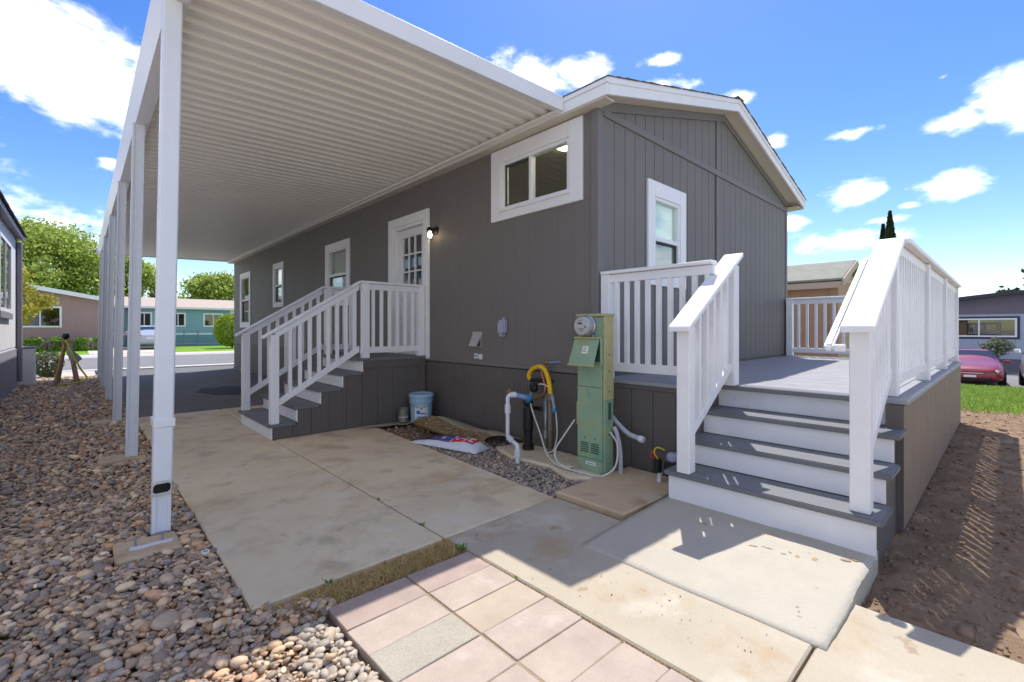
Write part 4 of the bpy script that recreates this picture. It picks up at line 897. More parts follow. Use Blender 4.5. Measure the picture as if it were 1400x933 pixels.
# meter
mc = (px0, 2.395, 1.225)
MB().lathe([(.092, -.001), (.092, -.02), (.082, -.028), (.06, -.028)], mc, 28, 'x').build('meter_ring', 'galv', ped, smooth=False)
mt_ = MB().lathe([(.078, -.028), (.078, -.075), (.074, -.09), (.001, -.092)], mc, 28, 'x').build('meter_body', 'meter_face', ped, smooth=False)
MB().lathe([(.081, -.028), (.081, -.088), (.075, -.102), (.05, -.107), (.001, -.108)], mc, 28, 'x').build('meter_glass', 'meter_glass', ped, smooth=True)
bx('display', 'label_ink', px0-.0945, px0-.0925, 2.385, 2.43, 1.238, 1.254, mt_); bx('print_line', 'label_ink', px0-.094, px0-.0925, 2.37, 2.42, 1.20, 1.204, mt_); bx('print_line', 'label_ink', px0-.094, px0-.0925, 2.375, 2.41, 1.188, 1.191, mt_); bx('print_line', 'label_ink', px0-.094, px0-.0925, 2.38, 2.425, 1.268, 1.271, mt_); bx('port', 'dark_hole', px0-.0945, px0-.0925, 2.345, 2.357, 1.21, 1.226, mt_)
bx('seal_tag', 'pvc_blue', px0-.03, px0-.012, 2.315, 2.33, 1.12, 1.155, ped, .003); MB().tube([(px0-.028, 2.335, 1.145), (px0-.024, 2.325, 1.16), (px0-.02, 2.32, 1.15)], .003, 6).build('seal_wire', 'black_plastic', ped)
for (ya, yb) in ((2.275, 2.355), (2.38, 2.46)):
    for k in range(5): bx('louvre', 'pedestal_dark', px0-.0155, px0-.0118, ya, yb, .175+k*.018, .183+k*.018, ped)
    MB().lathe([(.006, 0), (.006, -.006), (.001, -.007)], (px0-.012, (ya+yb)/2, .295), 8, 'x').build('screw', 'rusty_pipe', ped)
bx('nameplate', 'label_white', px0-.0115, px0-.0088, 2.31, 2.41, .075, .10, ped); bx('print_line', 'label_ink', px0-.0125, px0-.0112, 2.32, 2.40, .084, .09, ped)
bx('side_latch', 'pedestal_dark', 3.14, 3.175, py0-.012, py0-.005, .46, .60, ped, .003)
for z in (.34, .69, .86, .99): MB().lathe([(.007, 0), (.007, -.008), (.001, -.009)], (3.15, py0-.006, z), 8, 'y').build('bolt', 'rusty_pipe', ped)
bx('side_box', 'pedestal_yellow', 3.12, 3.18, py1+.001, py1+.03, .38, .58, ped, .004)
# conduit leaving the pedestal and capped stub from the wall
c1 = thing('conduit', 'grey plastic conduit curving from the green pedestal to the ground', 'conduit', (3.24, 2.19, 0)); MB().tube(spline([(3.19, 2.20, .40), (3.20, 2.175, .34), (3.215, 2.155, .2), (3.215, 2.15, -.03)], 6), .018, 10).build('pipe', 'conduit_grey', c1, smooth=True)
c2 = thing('capped_conduit', 'grey capped conduit stub curving out beside the pedestal', 'conduit', (3.33, 2.12, 0)); MB().tube(spline([(3.30, 2.30, .46), (3.30, 2.23, .40), (3.31, 2.14, .335), (3.32, 2.04, .31)], 6), .021, 12).build('pipe', 'conduit_grey', c2, smooth=True); MB().tube([(3.32, 2.045, .31), (3.322, 2.005, .305)], .027, 12).build('cap', 'pvc_white', c2)
# white cable
cb = MB().tube(spline([(3.36, 3.30, .60), (3.28, 3.24, .56), (3.20, 3.16, .45), (3.16, 3.0, .22), (3.06, 2.83, .09), (2.98, 2.66, .05), (2.96, 2.54, .04), (2.96, 2.50, .04), (2.97, 2.44, .035), (2.99, 2.33, .03), (3.03, 2.21, .028), (3.12, 2.14, .10), (3.18, 2.16, .26), (3.16, 2.215, .36)], 8), .0072, 8).build('cable', 'cable_white', None, smooth=True, label='white cable trailing from the copper pipes past the green pedestal', cat='cable')
MB().tube(spline([(3.12, 2.55, .42), (3.05, 2.60, .30), (2.99, 2.66, .16), (2.97, 2.62, .07), (2.97, 2.53, .05), (2.98, 2.46, .06)], 8), .007, 8).build('cable_loop', 'cable_white', cb, smooth=True)
MB().tube(spline([(3.33, 3.28, .58), (3.30, 3.13, .66), (3.28, 2.98, .62), (3.26, 2.90, .45), (3.25, 2.87, .22), (3.27, 2.93, .06), (3.22, 2.96, .03)], 8), .007, 8).build('cable_loop', 'cable_white', cb, smooth=True)
MB().tube([(2.985, 2.47, -.02), (2.985, 2.47, .07)], .008, 8).build('ground_stake', 'rusty_pipe', None, label='thin rusty stake where the white cable loops by pedestal', cat='stake')
# water line: white pipe, regulator, valve
wl = thing('water_riser', 'white plastic water pipe with elbows standing in the gravel', 'pipe', (2.9, 3.1, 0))
MB().tube(spline([(2.885, 3.02, -.03), (2.885, 3.02, .10), (2.89, 3.03, .145), (2.90, 3.08, .16), (2.95, 3.20, .17), (2.965, 3.235, .19), (2.97, 3.245, .23), (2.975, 3.25, .50), (2.98, 3.25, .55), (3.0, 3.235, .575), (3.03, 3.215, .575), (3.07, 3.19, .555)], 5), .019, 12).build('pipe', 'pvc_white', wl, smooth=True)
for (a, b, r) in (((2.885, 3.02, .05), (2.885, 3.02, .11), .028), ((2.972, 3.247, .40), (2.975, 3.25, .48), .028), ((2.93, 3.15, .165), (2.955, 3.215, .175), .027), ((3.0, 3.235, .573), (3.04, 3.208, .573), .028)): MB().tube([a, b], r, 12).build('coupling', 'pvc_white', wl)
MB().tube([(3.05, 3.205, .565), (3.16, 3.13, .535)], .024, 10).build('primed_joint', 'pvc_blue', wl, smooth=True); MB().tube([(2.99, 3.245, .58), (2.99, 3.245, .63)], .012, 8).build('bleed_valve', 'brass', wl); bx('lever', 'brass', 2.97, 3.01, 3.235, 3.265, .60, .612, wl)
vb = thing('pressure_valve', 'black cylindrical water valve with blue collar and grey head', 'valve', (3.2, 3.2, 0))
MB().lathe([(.058, .02), (.058, .06), (.042, .07), (.042, .20), (.05, .21), (.05, .43), (.04, .45), (.001, .45)], (3.22, 3.22, 0), 16).build('body', 'black_plastic', vb, smooth=False)
MB().lathe([(.035, .45), (.05, .47), (.05, .50), (.001, .50)], (3.22, 3.22, 0), 14).build('collar', 'black_plastic', vb)
MB().tube([(3.12, 3.16, .535), (3.36, 3.14, .54)], .026, 10).build('head', 'rusty_pipe', vb); MB().lathe([(.03, .0), (.042, .03), (.042, .07), (.03, .09), (.001, .09)], (3.27, 3.19, .58), 10).build('knob', 'black_plastic', vb)
MB().tube([(3.13, 3.155, .533), (3.16, 3.145, .533)], .038, 10).build('blue_nut', 'blue_valve', vb); bx('handle', 'black_plastic', 3.27, 3.30, 3.09, 3.2, .40, .44, vb, .006)
gp = thing('gas_riser', 'yellow flexible gas line on a rusty upright pipe', 'gas pipe', (3.27, 2.97, 0))
MB().tube([(3.26, 2.965, -.03), (3.26, 2.965, .55)], .021, 10).build('upright', 'rusty_pipe', gp, smooth=True); MB().tube([(3.26, 2.965, .53), (3.26, 2.965, .585)], .031, 8).build('union', 'rusty_pipe', gp)
MB().tube(spline([(3.262, 2.965, .58), (3.265, 2.975, .66), (3.27, 3.01, .75), (3.285, 3.07, .815), (3.30, 3.16, .83), (3.31, 3.26, .79), (3.31, 3.30, .73), (3.32, 3.285, .69)], 6), .022, 10).build('flexible_line', 'yellow_flex', gp, smooth=True)
MB().tube([(3.31, 3.28, .69), (3.45, 3.10, .68)], .019, 8).build('cross_pipe', 'black_plastic', gp); MB().tube([(3.255, 2.945, .58), (3.235, 2.90, .50), (3.225, 2.885, .455)], .012, 8).build('cock', 'galv', gp); MB().lathe([(.018, 0), (.022, .02), (.016, .04), (.001, .04)], (3.224, 2.884, .425), 10).build('cap', 'blue_valve', gp)
cp = thing('copper_line', 'bent copper tube looping up to a valve on the wall', 'pipe', (3.36, 3.2, 0))
MB().tube(spline([(3.30, 3.165, .54), (3.30, 3.10, .56), (3.30, 3.065, .62), (3.305, 3.09, .70), (3.32, 3.13, .78), (3.345, 3.14, .85), (3.40, 3.13, .865), (XW, 3.10, .86)], 6), .010, 8).build('tube', 'copper', cp, smooth=True); MB().tube([(3.39, 3.09, .865), (3.36, 2.93, .885)], .011, 8).build('lever', 'pvc_blue', cp); MB().tube([(3.37, 3.14, .862), (3.41, 3.12, .866)], .018, 8).build('valve', 'brass', cp)
up = thing('galvanised_riser', 'galvanised upright pipe standing against the skirting', 'pipe', (3.37, 3.18, 0)); MB().tube([(3.375, 3.13, -.03), (3.375, 3.13, .56)], .022, 10).build('pipe', 'galv', up, smooth=True); MB().tube([(3.375, 3.13, .12), (3.375, 3.13, .20)], .031, 10).build('coupling', 'galv', up)
MB().tube([(3.33, 3.04, -.03), (3.33, 3.04, .17)], .011, 8).build('copper_stub', 'copper', None, label='short copper stub rising beside the galvanised pipe', cat='pipe')
# bucket, can, felt, carpet, bag
bk = thing('paint_bucket', 'pale blue plastic five gallon bucket with lid and label', 'bucket', (3.20, 5.14, .0))
B = (3.20, 5.14, .012)
MB().lathe([(.128, 0), (.130, .01), (.142, .25), (.150, .252), (.150, .265), (.143, .268), (.144, .30), (.152, .302), (.152, .318), (.145, .32), (.146, .335)], B, 30).build('body', 'bucket_blue', bk, smooth=False)
MB().lathe([(.155, .325), (.158, .33), (.158, .358), (.150, .364), (.148, .354), (.001, .352)], B, 30).build('lid', 'bucket_lid', bk)
def wrap(name, m, a0, a1, z0, z1, r, parent, c=B):
    mb = MB(); n = 10
    for k in range(n+1):
        a = a0+(a1-a0)*k/n; mb.v += [(c[0]+(r(z0))*math.cos(a), c[1]+(r(z0))*math.sin(a), c[2]+z0), (c[0]+(r(z1))*math.cos(a), c[1]+(r(z1))*math.sin(a), c[2]+z1)]
    mb.f = [(2*k, 2*k+2, 2*k+3, 2*k+1) for k in range(n)]; return mb.build(name, m, parent)
A0 = math.radians(238); rad = lambda e: (lambda z: .130+.012*z/.25+e)
wrap('label', 'label_white', A0-.62, A0+.62, .055, .215, rad(.002), bk); wrap('label_mark', 'label_blue', A0-.42, A0-.1, .12, .165, rad(.0035), bk); wrap('label_mark', 'label_navy', A0-.1, A0+.4, .12, .133, rad(.0035), bk); wrap('label_mark', 'label_navy', A0-.03, A0+.08, .178, .205, rad(.0035), bk); wrap('label_band', 'label_yellow', A0-.5, A0+.5, .206, .214, rad(.0032), bk); wrap('label_print', 'label_blue', A0-.4, A0+.45, .075, .088, rad(.0035), bk)
MB().tube([(B[0]+.155*math.cos(A0+k*.16-1.6), B[1]+.155*math.sin(A0+k*.16-1.6), B[2]+.30-.10*math.sin(math.pi*k/20)**1) for k in range(21)], .004, 6).build('bail', 'galv', bk)
tc_ = thing('tin_can', 'small dull metal paint can next to the blue bucket', 'can', (3.0, 5.24, 0))
MB().lathe([(.062, 0), (.065, .003), (.065, .01), (.062, .014), (.062, .155), (.066, .158), (.066, .168), (.058, .168), (.056, .16), (.001, .16)], (3.0, 5.24, .025), 24).build('body', 'tin', tc_); MB().lathe([(.0628, .06), (.0635, .062), (.0635, .066), (.0628, .068)], (3.0, 5.24, .025), 24).build('band', 'label_white', tc_)
def sheet(name, m, fn, nu, nv, th, parent=None, **k):
    V = [fn(i/nu, j/nv) for j in range(nv+1) for i in range(nu+1)]; n = len(V); F = []
    mb = MB(); mb.v = [tuple(p) for p in V] + [(p[0], p[1], p[2]-th) for p in V]
    for j in range(nv):
        for i in range(nu):
            a = j*(nu+1)+i; mb.f += [(a, a+1, a+nu+2, a+nu+1), (n+a+nu+1, n+a+nu+2, n+a+1, n+a)]
    for i in range(nu): mb.f += [(i, n+i, n+i+1, i+1), (nv*(nu+1)+i, nv*(nu+1)+i+1, n+nv*(nu+1)+i+1, n+nv*(nu+1)+i)]
    for j in range(nv): a = j*(nu+1); b = a+nu+1; mb.f += [(a, b, n+b, n+a), (a+nu, n+a+nu, n+b+nu, b+nu)]
    return mb.build(name, m, parent, smooth=True, **k)
def felt(u, v):
    x = 2.5+u*.92; y = 5.36-.03*u - v*(.10+.32*u) - .02*math.sin(u*9)*v; z = .014+.02*abs(mnoise.noise(Vector((u*4, v*2, 5))))+(.018 if v > .9 else 0)*abs(math.sin(u*7)); return (x, y, z)
sheet('felt_sheet', 'felt', felt, 26, 8, .008, label='crumpled grey felt underlay spread beneath the bucket and can', cat='underlay')
def carpet(u, v):
    # a strip of carpet folded over: v runs from the wall over the fold to its lower edge
    yy = 4.84-u*1.34; n_ = mnoise.noise(Vector((u*4.2, v*1.5, 2))); h_ = .125+.035*math.sin(u*7.0+.6)+.03*n_; arch = 0; h_ *= .35+.65*math.sin(math.pi*min(1, max(0, u*.94+.03)))**.5
    back = 3.40; fold = 2.98-.05*math.sin(math.pi*u)+.03*n_-.04*arch
    if v < .5:
        s_ = v/.5; return (back+(fold-back)*s_, yy+.04*math.sin(s_*3+u*5), .035+h_*math.sin(s_*math.pi/2)**.8*(1+.25*arch))
    s_ = (v-.5)/.5; a_ = math.pi/2-math.pi*.93*s_; r_ = h_*(1+.25*arch)/2
    return (fold-(.055+.03*n_)*math.cos(a_)*1.3+.05*s_*s_, yy+.04*math.sin(3+u*5), .035+r_+r_*math.sin(a_)-.01*s_)
cpt = sheet('carpet_remnant', 'carpet_pile', lambda u, v: carpet(u, .40+.60*v), 48, 22, .010, label='folded remnant of speckled tan shag carpet lying by the wall', cat='carpet')
sheet('carpet_backing', 'carpet_back', lambda u, v: tuple(np.array(carpet(u, .44*v))+(0, 0, .004)), 40, 12, .010, cpt)
V = []; 
for k in range(5200):   # pile tufts
    u, v = random.random(), .44+.52*random.random(); p = Vector(carpet(u, v)); e = .012; pu = Vector(carpet(min(1, u+.01), v))-p; pv = Vector(carpet(u, min(1, v+.01)))-p; nn = pu.cross(pv); nn = (nn if nn.x < 0 or nn.z > 0 else -nn); nn = nn.normalized() if nn.length > 0 else Vector((0, 0, 1))
    if nn.z < -.2 and nn.x > 0: nn = -nn
    d = Vector((random.gauss(0, 1), random.gauss(0, 1), random.gauss(0, 1)))*.006; q = Vector((random.gauss(0, 1), random.gauss(0, 1), random.gauss(0, 1))).normalized()*.0045
    V += [p-q, p+q, p+nn*.017+d]
cols_ = np.array([lin(c) for c in [(176, 150, 112), (120, 98, 74), (206, 190, 168), (190, 156, 70), (150, 140, 150), (96, 82, 70), (170, 130, 80)]])[rng.integers(0, 7, 5200)]; cols_ = np.repeat(np.concatenate([cols_, np.ones((5200, 1))], 1), 3, 0)
raw_mesh('pile_tufts', np.array([tuple(p) for p in V]), np.arange(15600).reshape(-1, 3), 'pebble', cpt, cols_, kind='stuff')
# plastic sack, slumped, with printed panels
def sackz(u, v):
    w_ = max(0, 1-(2*abs(v-.5))**2.1); l_ = max(0, 1-(2*abs(u-.5))**3.2); return (.125*(.22+.78*u**.8)*w_**.62*l_**.55)*(1+.16*mnoise.noise(Vector((u*5, v*4, 8)))+.07*mnoise.noise(Vector((u*13, v*9, 3))))
SA = Vector((2.67, 4.36)); SB = Vector((2.92, 3.52)); SD = (SB-SA).normalized(); SN = Vector((SD.y, -SD.x)) * -1
def sack(u, v, e=0):
    p = SA+SD*(u*(SB-SA).length)+SN*((v-.5)*(.25+.07*u)*-1); return (p.x, p.y, .004+sackz(u, v)+e)
sk_ = sheet('plastic_sack', 'bag_white', sack, 40, 26, .003, label='half-empty printed plastic sack of red, white and blue beside gravel', cat='sack')
def panel(name, m, u0, u1, v0, v1, e): return sheet(name, m, lambda a, b: sack(u0+(u1-u0)*a, v0+(v1-v0)*b, e), 14, 14, .001, sk_)
def panel2(name, m, quad, e):
    def f(a, b):
        p = [(1-a)*(1-b)*quad[0][i]+a*(1-b)*quad[1][i]+a*b*quad[2][i]+(1-a)*b*quad[3][i] for i in (0, 1)]; return sack(p[0], 1-p[1], e)
    return sheet(name, m, f, 12, 10, .001, sk_)
import itertools
FL = False
def vv(v): return v
panel2('dark_panel', 'bag_black', [(.02, .2), (.30, .18), (.26, .80), (.02, .8)], .0025)
panel2('blue_panel', 'bag_blue', [(.28, .15), (.58, .15), (.60, .62), (.31, .80)], .0025)
panel2('red_panel', 'bag_red', [(.60, .13), (.90, .22), (.93, .52), (.64, .60)], .003)
for q in ([(.66, .22), (.69, .22), (.73, .50), (.70, .50)], [(.68, .36), (.76, .36), (.76, .42), (.68, .42)], [(.755, .24), (.78, .24), (.80, .50), (.775, .50)], [(.82, .26), (.88, .28), (.88, .34), (.82, .32)], [(.82, .26), (.845, .26), (.855, .48), (.83, .48)], [(.83, .42), (.89, .42), (.89, .48), (.83, .48)]): panel2('lettering', 'bag_white', q, .0052)
panel2('lettering', 'bag_white', [(.42, .3), (.47, .3), (.48, .42), (.43, .42)], .0052); panel2('print_mark', 'bag_black', [(.70, .66), (.725, .66), (.73, .84), (.705, .84)], .004); panel2('print_mark', 'bag_black', [(.84, .66), (.93, .58), (.94, .63), (.85, .70)], .004)
# irrigation valve tucked beside the step
iv = thing('irrigation_valve', 'black irrigation valve with coloured wires beside the front steps', 'valve', (3.33, 1.80, 0))
bx('body', 'black_plastic', 3.26, 3.38, 1.70, 1.80, .08, .19, iv, .012); MB().lathe([(.045, .19), (.05, .20), (.05, .235), (.03, .25), (.001, .25)], (3.32, 1.75, 0), 14).build('solenoid', 'outlet_grey', iv)
MB().lathe([(.028, .10), (.03, .20), (.001, .20)], (3.25, 1.84, 0), 10).build('solenoid', 'black_plastic', iv); MB().tube([(3.26, 1.83, .1), (3.255, 1.83, .02)], .018, 8).build('stub', 'pvc_white', iv)
MB().tube(spline([(3.25, 1.84, .2), (3.23, 1.86, .25), (3.24, 1.84, .29), (3.28, 1.80, .27)], 5), .005, 6).build('wire', 'wire_yellow', iv); MB().tube(spline([(3.25, 1.85, .19), (3.22, 1.88, .22), (3.23, 1.87, .26), (3.25, 1.85, .24)], 5), .005, 6).build('wire', 'wire_red', iv)

# ================================================================== NEIGHBOURS
def hbox(parent, name, m, *b, **k): return bx(name, m, *b, parent=parent, **k)
def bg_window(parent, ax, f, s, a0, a1, z0, z1, tr='white_trim', tw=.07, mid=True, curtain=True, glass='glass_dark'):
    """far window: frame, panes and a dark recess; ax is the axis the wall runs along, s the side it faces"""
    P = (lambda a, d, z: (a, f+s*d, z)) if ax == 'x' else (lambda a, d, z: (f+s*d, a, z))
    mb = MB()
    for q in ((a0, a0+tw, z0, z1), (a1-tw, a1, z0, z1), (a0+tw, a1-tw, z0, z0+tw), (a0+tw, a1-tw, z1-tw, z1)): mbox(mb, P, q[0], q[1], -.02, .04, q[2], q[3])
    w_ = mb.build('window', tr, parent)
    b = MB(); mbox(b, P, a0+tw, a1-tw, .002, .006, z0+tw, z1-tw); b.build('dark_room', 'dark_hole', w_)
    c = (a0+a1)/2
    if curtain: b = MB(); mbox(b, P, a0+tw, a0+tw+(a1-a0)*.22, .0065, .010, z0+tw, z1-tw); b.build('curtain', 'blind', w_)
    for (p, q) in (((a0+tw, c), (c, a1-tw)) if mid else ((a0+tw, a1-tw),)): b = MB(); mbox(b, P, p, q, .014, .018, z0+tw, z1-tw); b.build('pane', glass, w_)
    if mid: b = MB(); mbox(b, P, c-.025, c+.025, .019, .035, z0+tw, z1-tw); b.build('mullion', tr, w_)
    return w_
# --- the house next door on the left
nb = thing('neighbour_house', 'pale grey house with dark tile eave next to the pebble bed', 'house', (-3.5, 9, 0))
hbox(nb, 'wall', 'neigh_wall', -6.5, -.99, 3.0, 14.15, .80, 3.12); hbox(nb, 'skirting', 'neigh_skirt', -6.5, -.965, 2.99, 14.17, -.1, .80, bevel=.01)
for k in range(27): hbox(nb, 'siding_board', 'neigh_wall', -.99, -.982, 3.02+k*.41, 3.02+k*.41+.402, .83, 3.05)
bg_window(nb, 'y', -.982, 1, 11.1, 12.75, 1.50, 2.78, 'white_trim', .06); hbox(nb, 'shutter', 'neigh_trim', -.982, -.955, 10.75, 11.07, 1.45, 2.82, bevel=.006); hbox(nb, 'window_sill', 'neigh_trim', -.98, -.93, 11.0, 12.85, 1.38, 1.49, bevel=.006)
hbox(nb, 'corner_board', 'neigh_trim', -1.06, -.972, 14.08, 14.175, .81, 3.1)
nr = MB().prism([(-.87, 3.06), (-.87, 3.14), (-3.7, 3.98), (-6.8, 3.14), (-6.8, 3.02), (-3.7, 3.86)], lambda p: (p[0], 2.7, p[1]), lambda p: (p[0], 14.4, p[1])).build('roof', 'neigh_trim', nb)
for r in range(5):
    for k in range(34 if r < 3 else 34):
        y = 2.66+k*.347; x_ = -.83-r*.30; z_ = 3.165+r*.084
        if r == 0 and k == 0: t0 = MB().hexa([(x_, y, z_-.02), (x_, y+.33, z_-.02), (x_-.33, y+.33, z_+.07), (x_-.33, y, z_+.07)], [(x_, y, z_+.02), (x_, y+.33, z_+.02), (x_-.33, y+.33, z_+.10), (x_-.33, y, z_+.10)]).build('roof_tile', 'tile_dark', nr, .01)
        else: inst(t0, 'roof_tile', (-r*.30, k*.347, r*.084+(.008 if k % 2 else 0)), nr)
MB().tube([(-.93, 14.1, 3.0), (-.93, 14.1, .1)], .045, 8).build('downspout', 'neigh_trim', nb)
cbx = thing('utility_cabinet', 'grey utility cabinet standing at the end of the pale grey house', 'cabinet', (-.9, 14.5, 0)); hbox(cbx, 'body', 'neigh_wall', -1.05, -.72, 14.3, 14.75, -.05, .78, bevel=.01); hbox(cbx, 'lid', 'neigh_trim', -1.07, -.70, 14.28, 14.77, .781, .82, bevel=.008)
# --- pink house across the street
pk = thing('pink_house', 'dusty pink house with white barge board across the street', 'house', (-2.2, 40, 0))
PY = 36.0; sl = .19
hbox(pk, 'side_wall', 'pink_wall', -6.4, .98, PY+.1, 46, -.05, 2.95)
MB().prism([(-6.4, -.05), (1.0, -.05), (1.0, 2.9), (-2.7, 2.9+3.7*sl), (-6.4, 2.9)], lambda p: (p[0], PY, p[1]), lambda p: (p[0], PY+.099, p[1])).build('front_wall', 'pink_wall', pk)
for k in range(37): xx = -6.38+k*.2; MB().prism([(xx, .35), (xx+.19, .35), (xx+.19, 2.88+(3.7-abs(xx+.19+2.7))*sl), (xx, 2.88+(3.7-abs(xx+2.7))*sl)], lambda p: (p[0], PY-.012, p[1]), lambda p: (p[0], PY-.001, p[1])).build('siding_board', 'pink_wall', pk)
pr = MB()
for s in (-1, 1): pr.hexa([(-2.7, PY-.35, 3.62), (-2.7+s*4.1, PY-.35, 3.62-4.1*sl), (-2.7+s*4.1, 46.3, 3.62-4.1*sl), (-2.7, 46.3, 3.62)], [(-2.7, PY-.35, 3.70), (-2.7+s*4.1, PY-.35, 3.70-4.1*sl), (-2.7+s*4.1, 46.3, 3.70-4.1*sl), (-2.7, 46.3, 3.70)])
pr = pr.build('roof', 'tan_roof', pk)
for s in (-1, 1): MB().hexa([(-2.7, PY-.39, 3.50), (-2.7+s*4.13, PY-.39, 3.50-4.13*sl), (-2.7+s*4.13, PY-.352, 3.50-4.13*sl), (-2.7, PY-.352, 3.50)], [(-2.7, PY-.39, 3.73), (-2.7+s*4.13, PY-.39, 3.73-4.13*sl), (-2.7+s*4.13, PY-.352, 3.73-4.13*sl), (-2.7, PY-.352, 3.73)]).build('barge_board', 'white_trim', pr)
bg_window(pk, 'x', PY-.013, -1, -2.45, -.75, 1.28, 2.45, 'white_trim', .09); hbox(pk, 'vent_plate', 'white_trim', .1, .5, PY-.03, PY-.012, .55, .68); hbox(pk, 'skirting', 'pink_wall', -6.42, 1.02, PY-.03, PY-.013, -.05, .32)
# --- teal house
tl = thing('teal_house', 'long teal mobile home with beige roof and white windows', 'house', (9, 42, 0)); TY = 40.0
hbox(tl, 'wall', 'teal_wall', 1.2, 19, TY, TY+7, .85, 2.66); hbox(tl, 'skirting', 'teal_dark', 1.18, 19.02, TY-.02, TY+7.02, -.05, .78); hbox(tl, 'belt_strip', 'white_trim', 1.17, 19.03, TY-.04, TY+7.03, .785, .90)
MB().hexa([(.9, TY-.35, 2.62), (19.3, TY-.35, 2.62), (19.3, TY+3.6, 3.42), (.9, TY+3.6, 3.42)], [(.9, TY-.35, 2.74), (19.3, TY-.35, 2.74), (19.3, TY+3.6, 3.54), (.9, TY+3.6, 3.54)]).build('roof', 'tan_roof', tl)
MB().hexa([(.9, TY+3.6, 3.42), (19.3, TY+3.6, 3.42), (19.3, TY+7.4, 2.62), (.9, TY+7.4, 2.62)], [(.9, TY+3.6, 3.54), (19.3, TY+3.6, 3.54), (19.3, TY+7.4, 2.74), (.9, TY+7.4, 2.74)]).build('roof', 'tan_roof', tl)
hbox(tl, 'fascia', 'white_trim', .9, 19.3, TY-.38, TY-.352, 2.60, 2.73)
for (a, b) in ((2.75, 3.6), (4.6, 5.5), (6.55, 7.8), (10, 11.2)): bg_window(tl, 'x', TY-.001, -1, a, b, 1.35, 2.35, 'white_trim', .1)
hbox(tl, 'porch_post', 'brown_post', 2.35, 2.6, TY-.34, TY-.1, -.05, 2.6); hbox(tl, 'door_panel', 'white_trim', 8.25, 8.9, TY-.02, TY-.001, .9, 2.6)
fn = thing('metal_fence', 'low grey metal railing in front of the teal house', 'fence', (6.5, 38.5, 0))
for x_ in (5.2, 6.0, 6.9, 7.6, 8.3): MB().tube([(x_, 38.5, 0), (x_, 38.5, 1.15)], .035, 6).build('post', 'fence_grey', fn)
for z_ in (.18, 1.13): MB().tube([(4.4, 38.5, z_), (8.4, 38.5, z_)], .025, 6).build('rail', 'fence_grey', fn)
# --- sawhorse frame at the end of the pebble bed
sh = thing('wooden_frame', 'small wooden A-frame with grey cloth and yellow strap on the pebbles', 'frame', (-.22, 13.9, 0))
for (x0_, y0_) in ((-.40, 13.75), (-.02, 13.75), (-.36, 14.1), (-.06, 14.1)): MB().tube([(x0_, y0_, -.03), (-.21+(.03 if x0_ > -.2 else -.03), 13.92, .92)], .032, 4).build('leg', 'wood', sh)
bx('cross_bar', 'wood', -.30, -.12, 13.86, 13.98, .90, .97, sh, .006); MB().lathe([(.02, 0), (.06, .03), (.07, .08), (.05, .13), (.001, .14)], (-.23, 13.92, .97), 10).build('knob', 'lamp_black', sh)
sheet('cloth', 'grey_cloth', lambda u, v: (-.20+.22*u*v+.02*math.sin(v*9), 13.80-.06*u, .95-.45*v+.04*math.sin(u*8)*v), 10, 12, .004, sh)
MB().tube(spline([(-.23, 13.76, .96), (-.10, 13.70, .6), (-.0, 13.68, .35), (.10, 13.66, .12), (-.1, 13.62, .04), (-.35, 13.62, .03)], 6), .018, 6).build('strap', 'yellow_strap', sh)
# --- shed behind the deck
sdh = thing('garden_shed', 'tan garden shed with worn pale green roof beyond the deck railing', 'shed', (11.6, 4, 0))
hbox(sdh, 'wall', 'shed_wall', 10.62, 12.5, 2.25, 7.0, -.12, 2.15)
MB().prism([(10.62, 2.15), (12.5, 2.15), (11.56, 2.53)], lambda p: (p[0], 2.252, p[1]), lambda p: (p[0], 6.99, p[1])).build('gable', 'shed_fascia', sdh)
for k in range(5): hbox(sdh, 'wall_batten', 'shed_wall', 10.595, 10.619, 2.26+k*1.0, 2.36+k*1.0, -.1, 2.12)
for k in range(2): hbox(sdh, 'wall_batten', 'shed_wall', 10.62+k*1.78, 10.72+k*1.78, 2.225, 2.249, -.1, 2.14)
for s in (-1, 1): MB().hexa([(11.56, 2.12, 2.55), (11.56+s*1.12, 2.12, 2.10), (11.56+s*1.12, 7.15, 2.10), (11.56, 7.15, 2.55)], [(11.56, 2.12, 2.61), (11.56+s*1.12, 2.12, 2.16), (11.56+s*1.12, 7.15, 2.16), (11.56, 7.15, 2.61)]).build('roof', 'shed_roof', sdh)
hbox(sdh, 'fascia', 'shed_fascia', 10.44, 10.465, 2.14, 7.13, 1.98, 2.12)
for s in (-1, 1): MB().hexa([(11.56, 2.095, 2.46), (11.56+s*1.13, 2.095, 2.005), (11.56+s*1.13, 2.118, 2.005), (11.56, 2.118, 2.46)], [(11.56, 2.095, 2.595), (11.56+s*1.13, 2.095, 2.14), (11.56+s*1.13, 2.118, 2.14), (11.56, 2.118, 2.595)]).build('barge_board', 'shed_fascia', sdh)
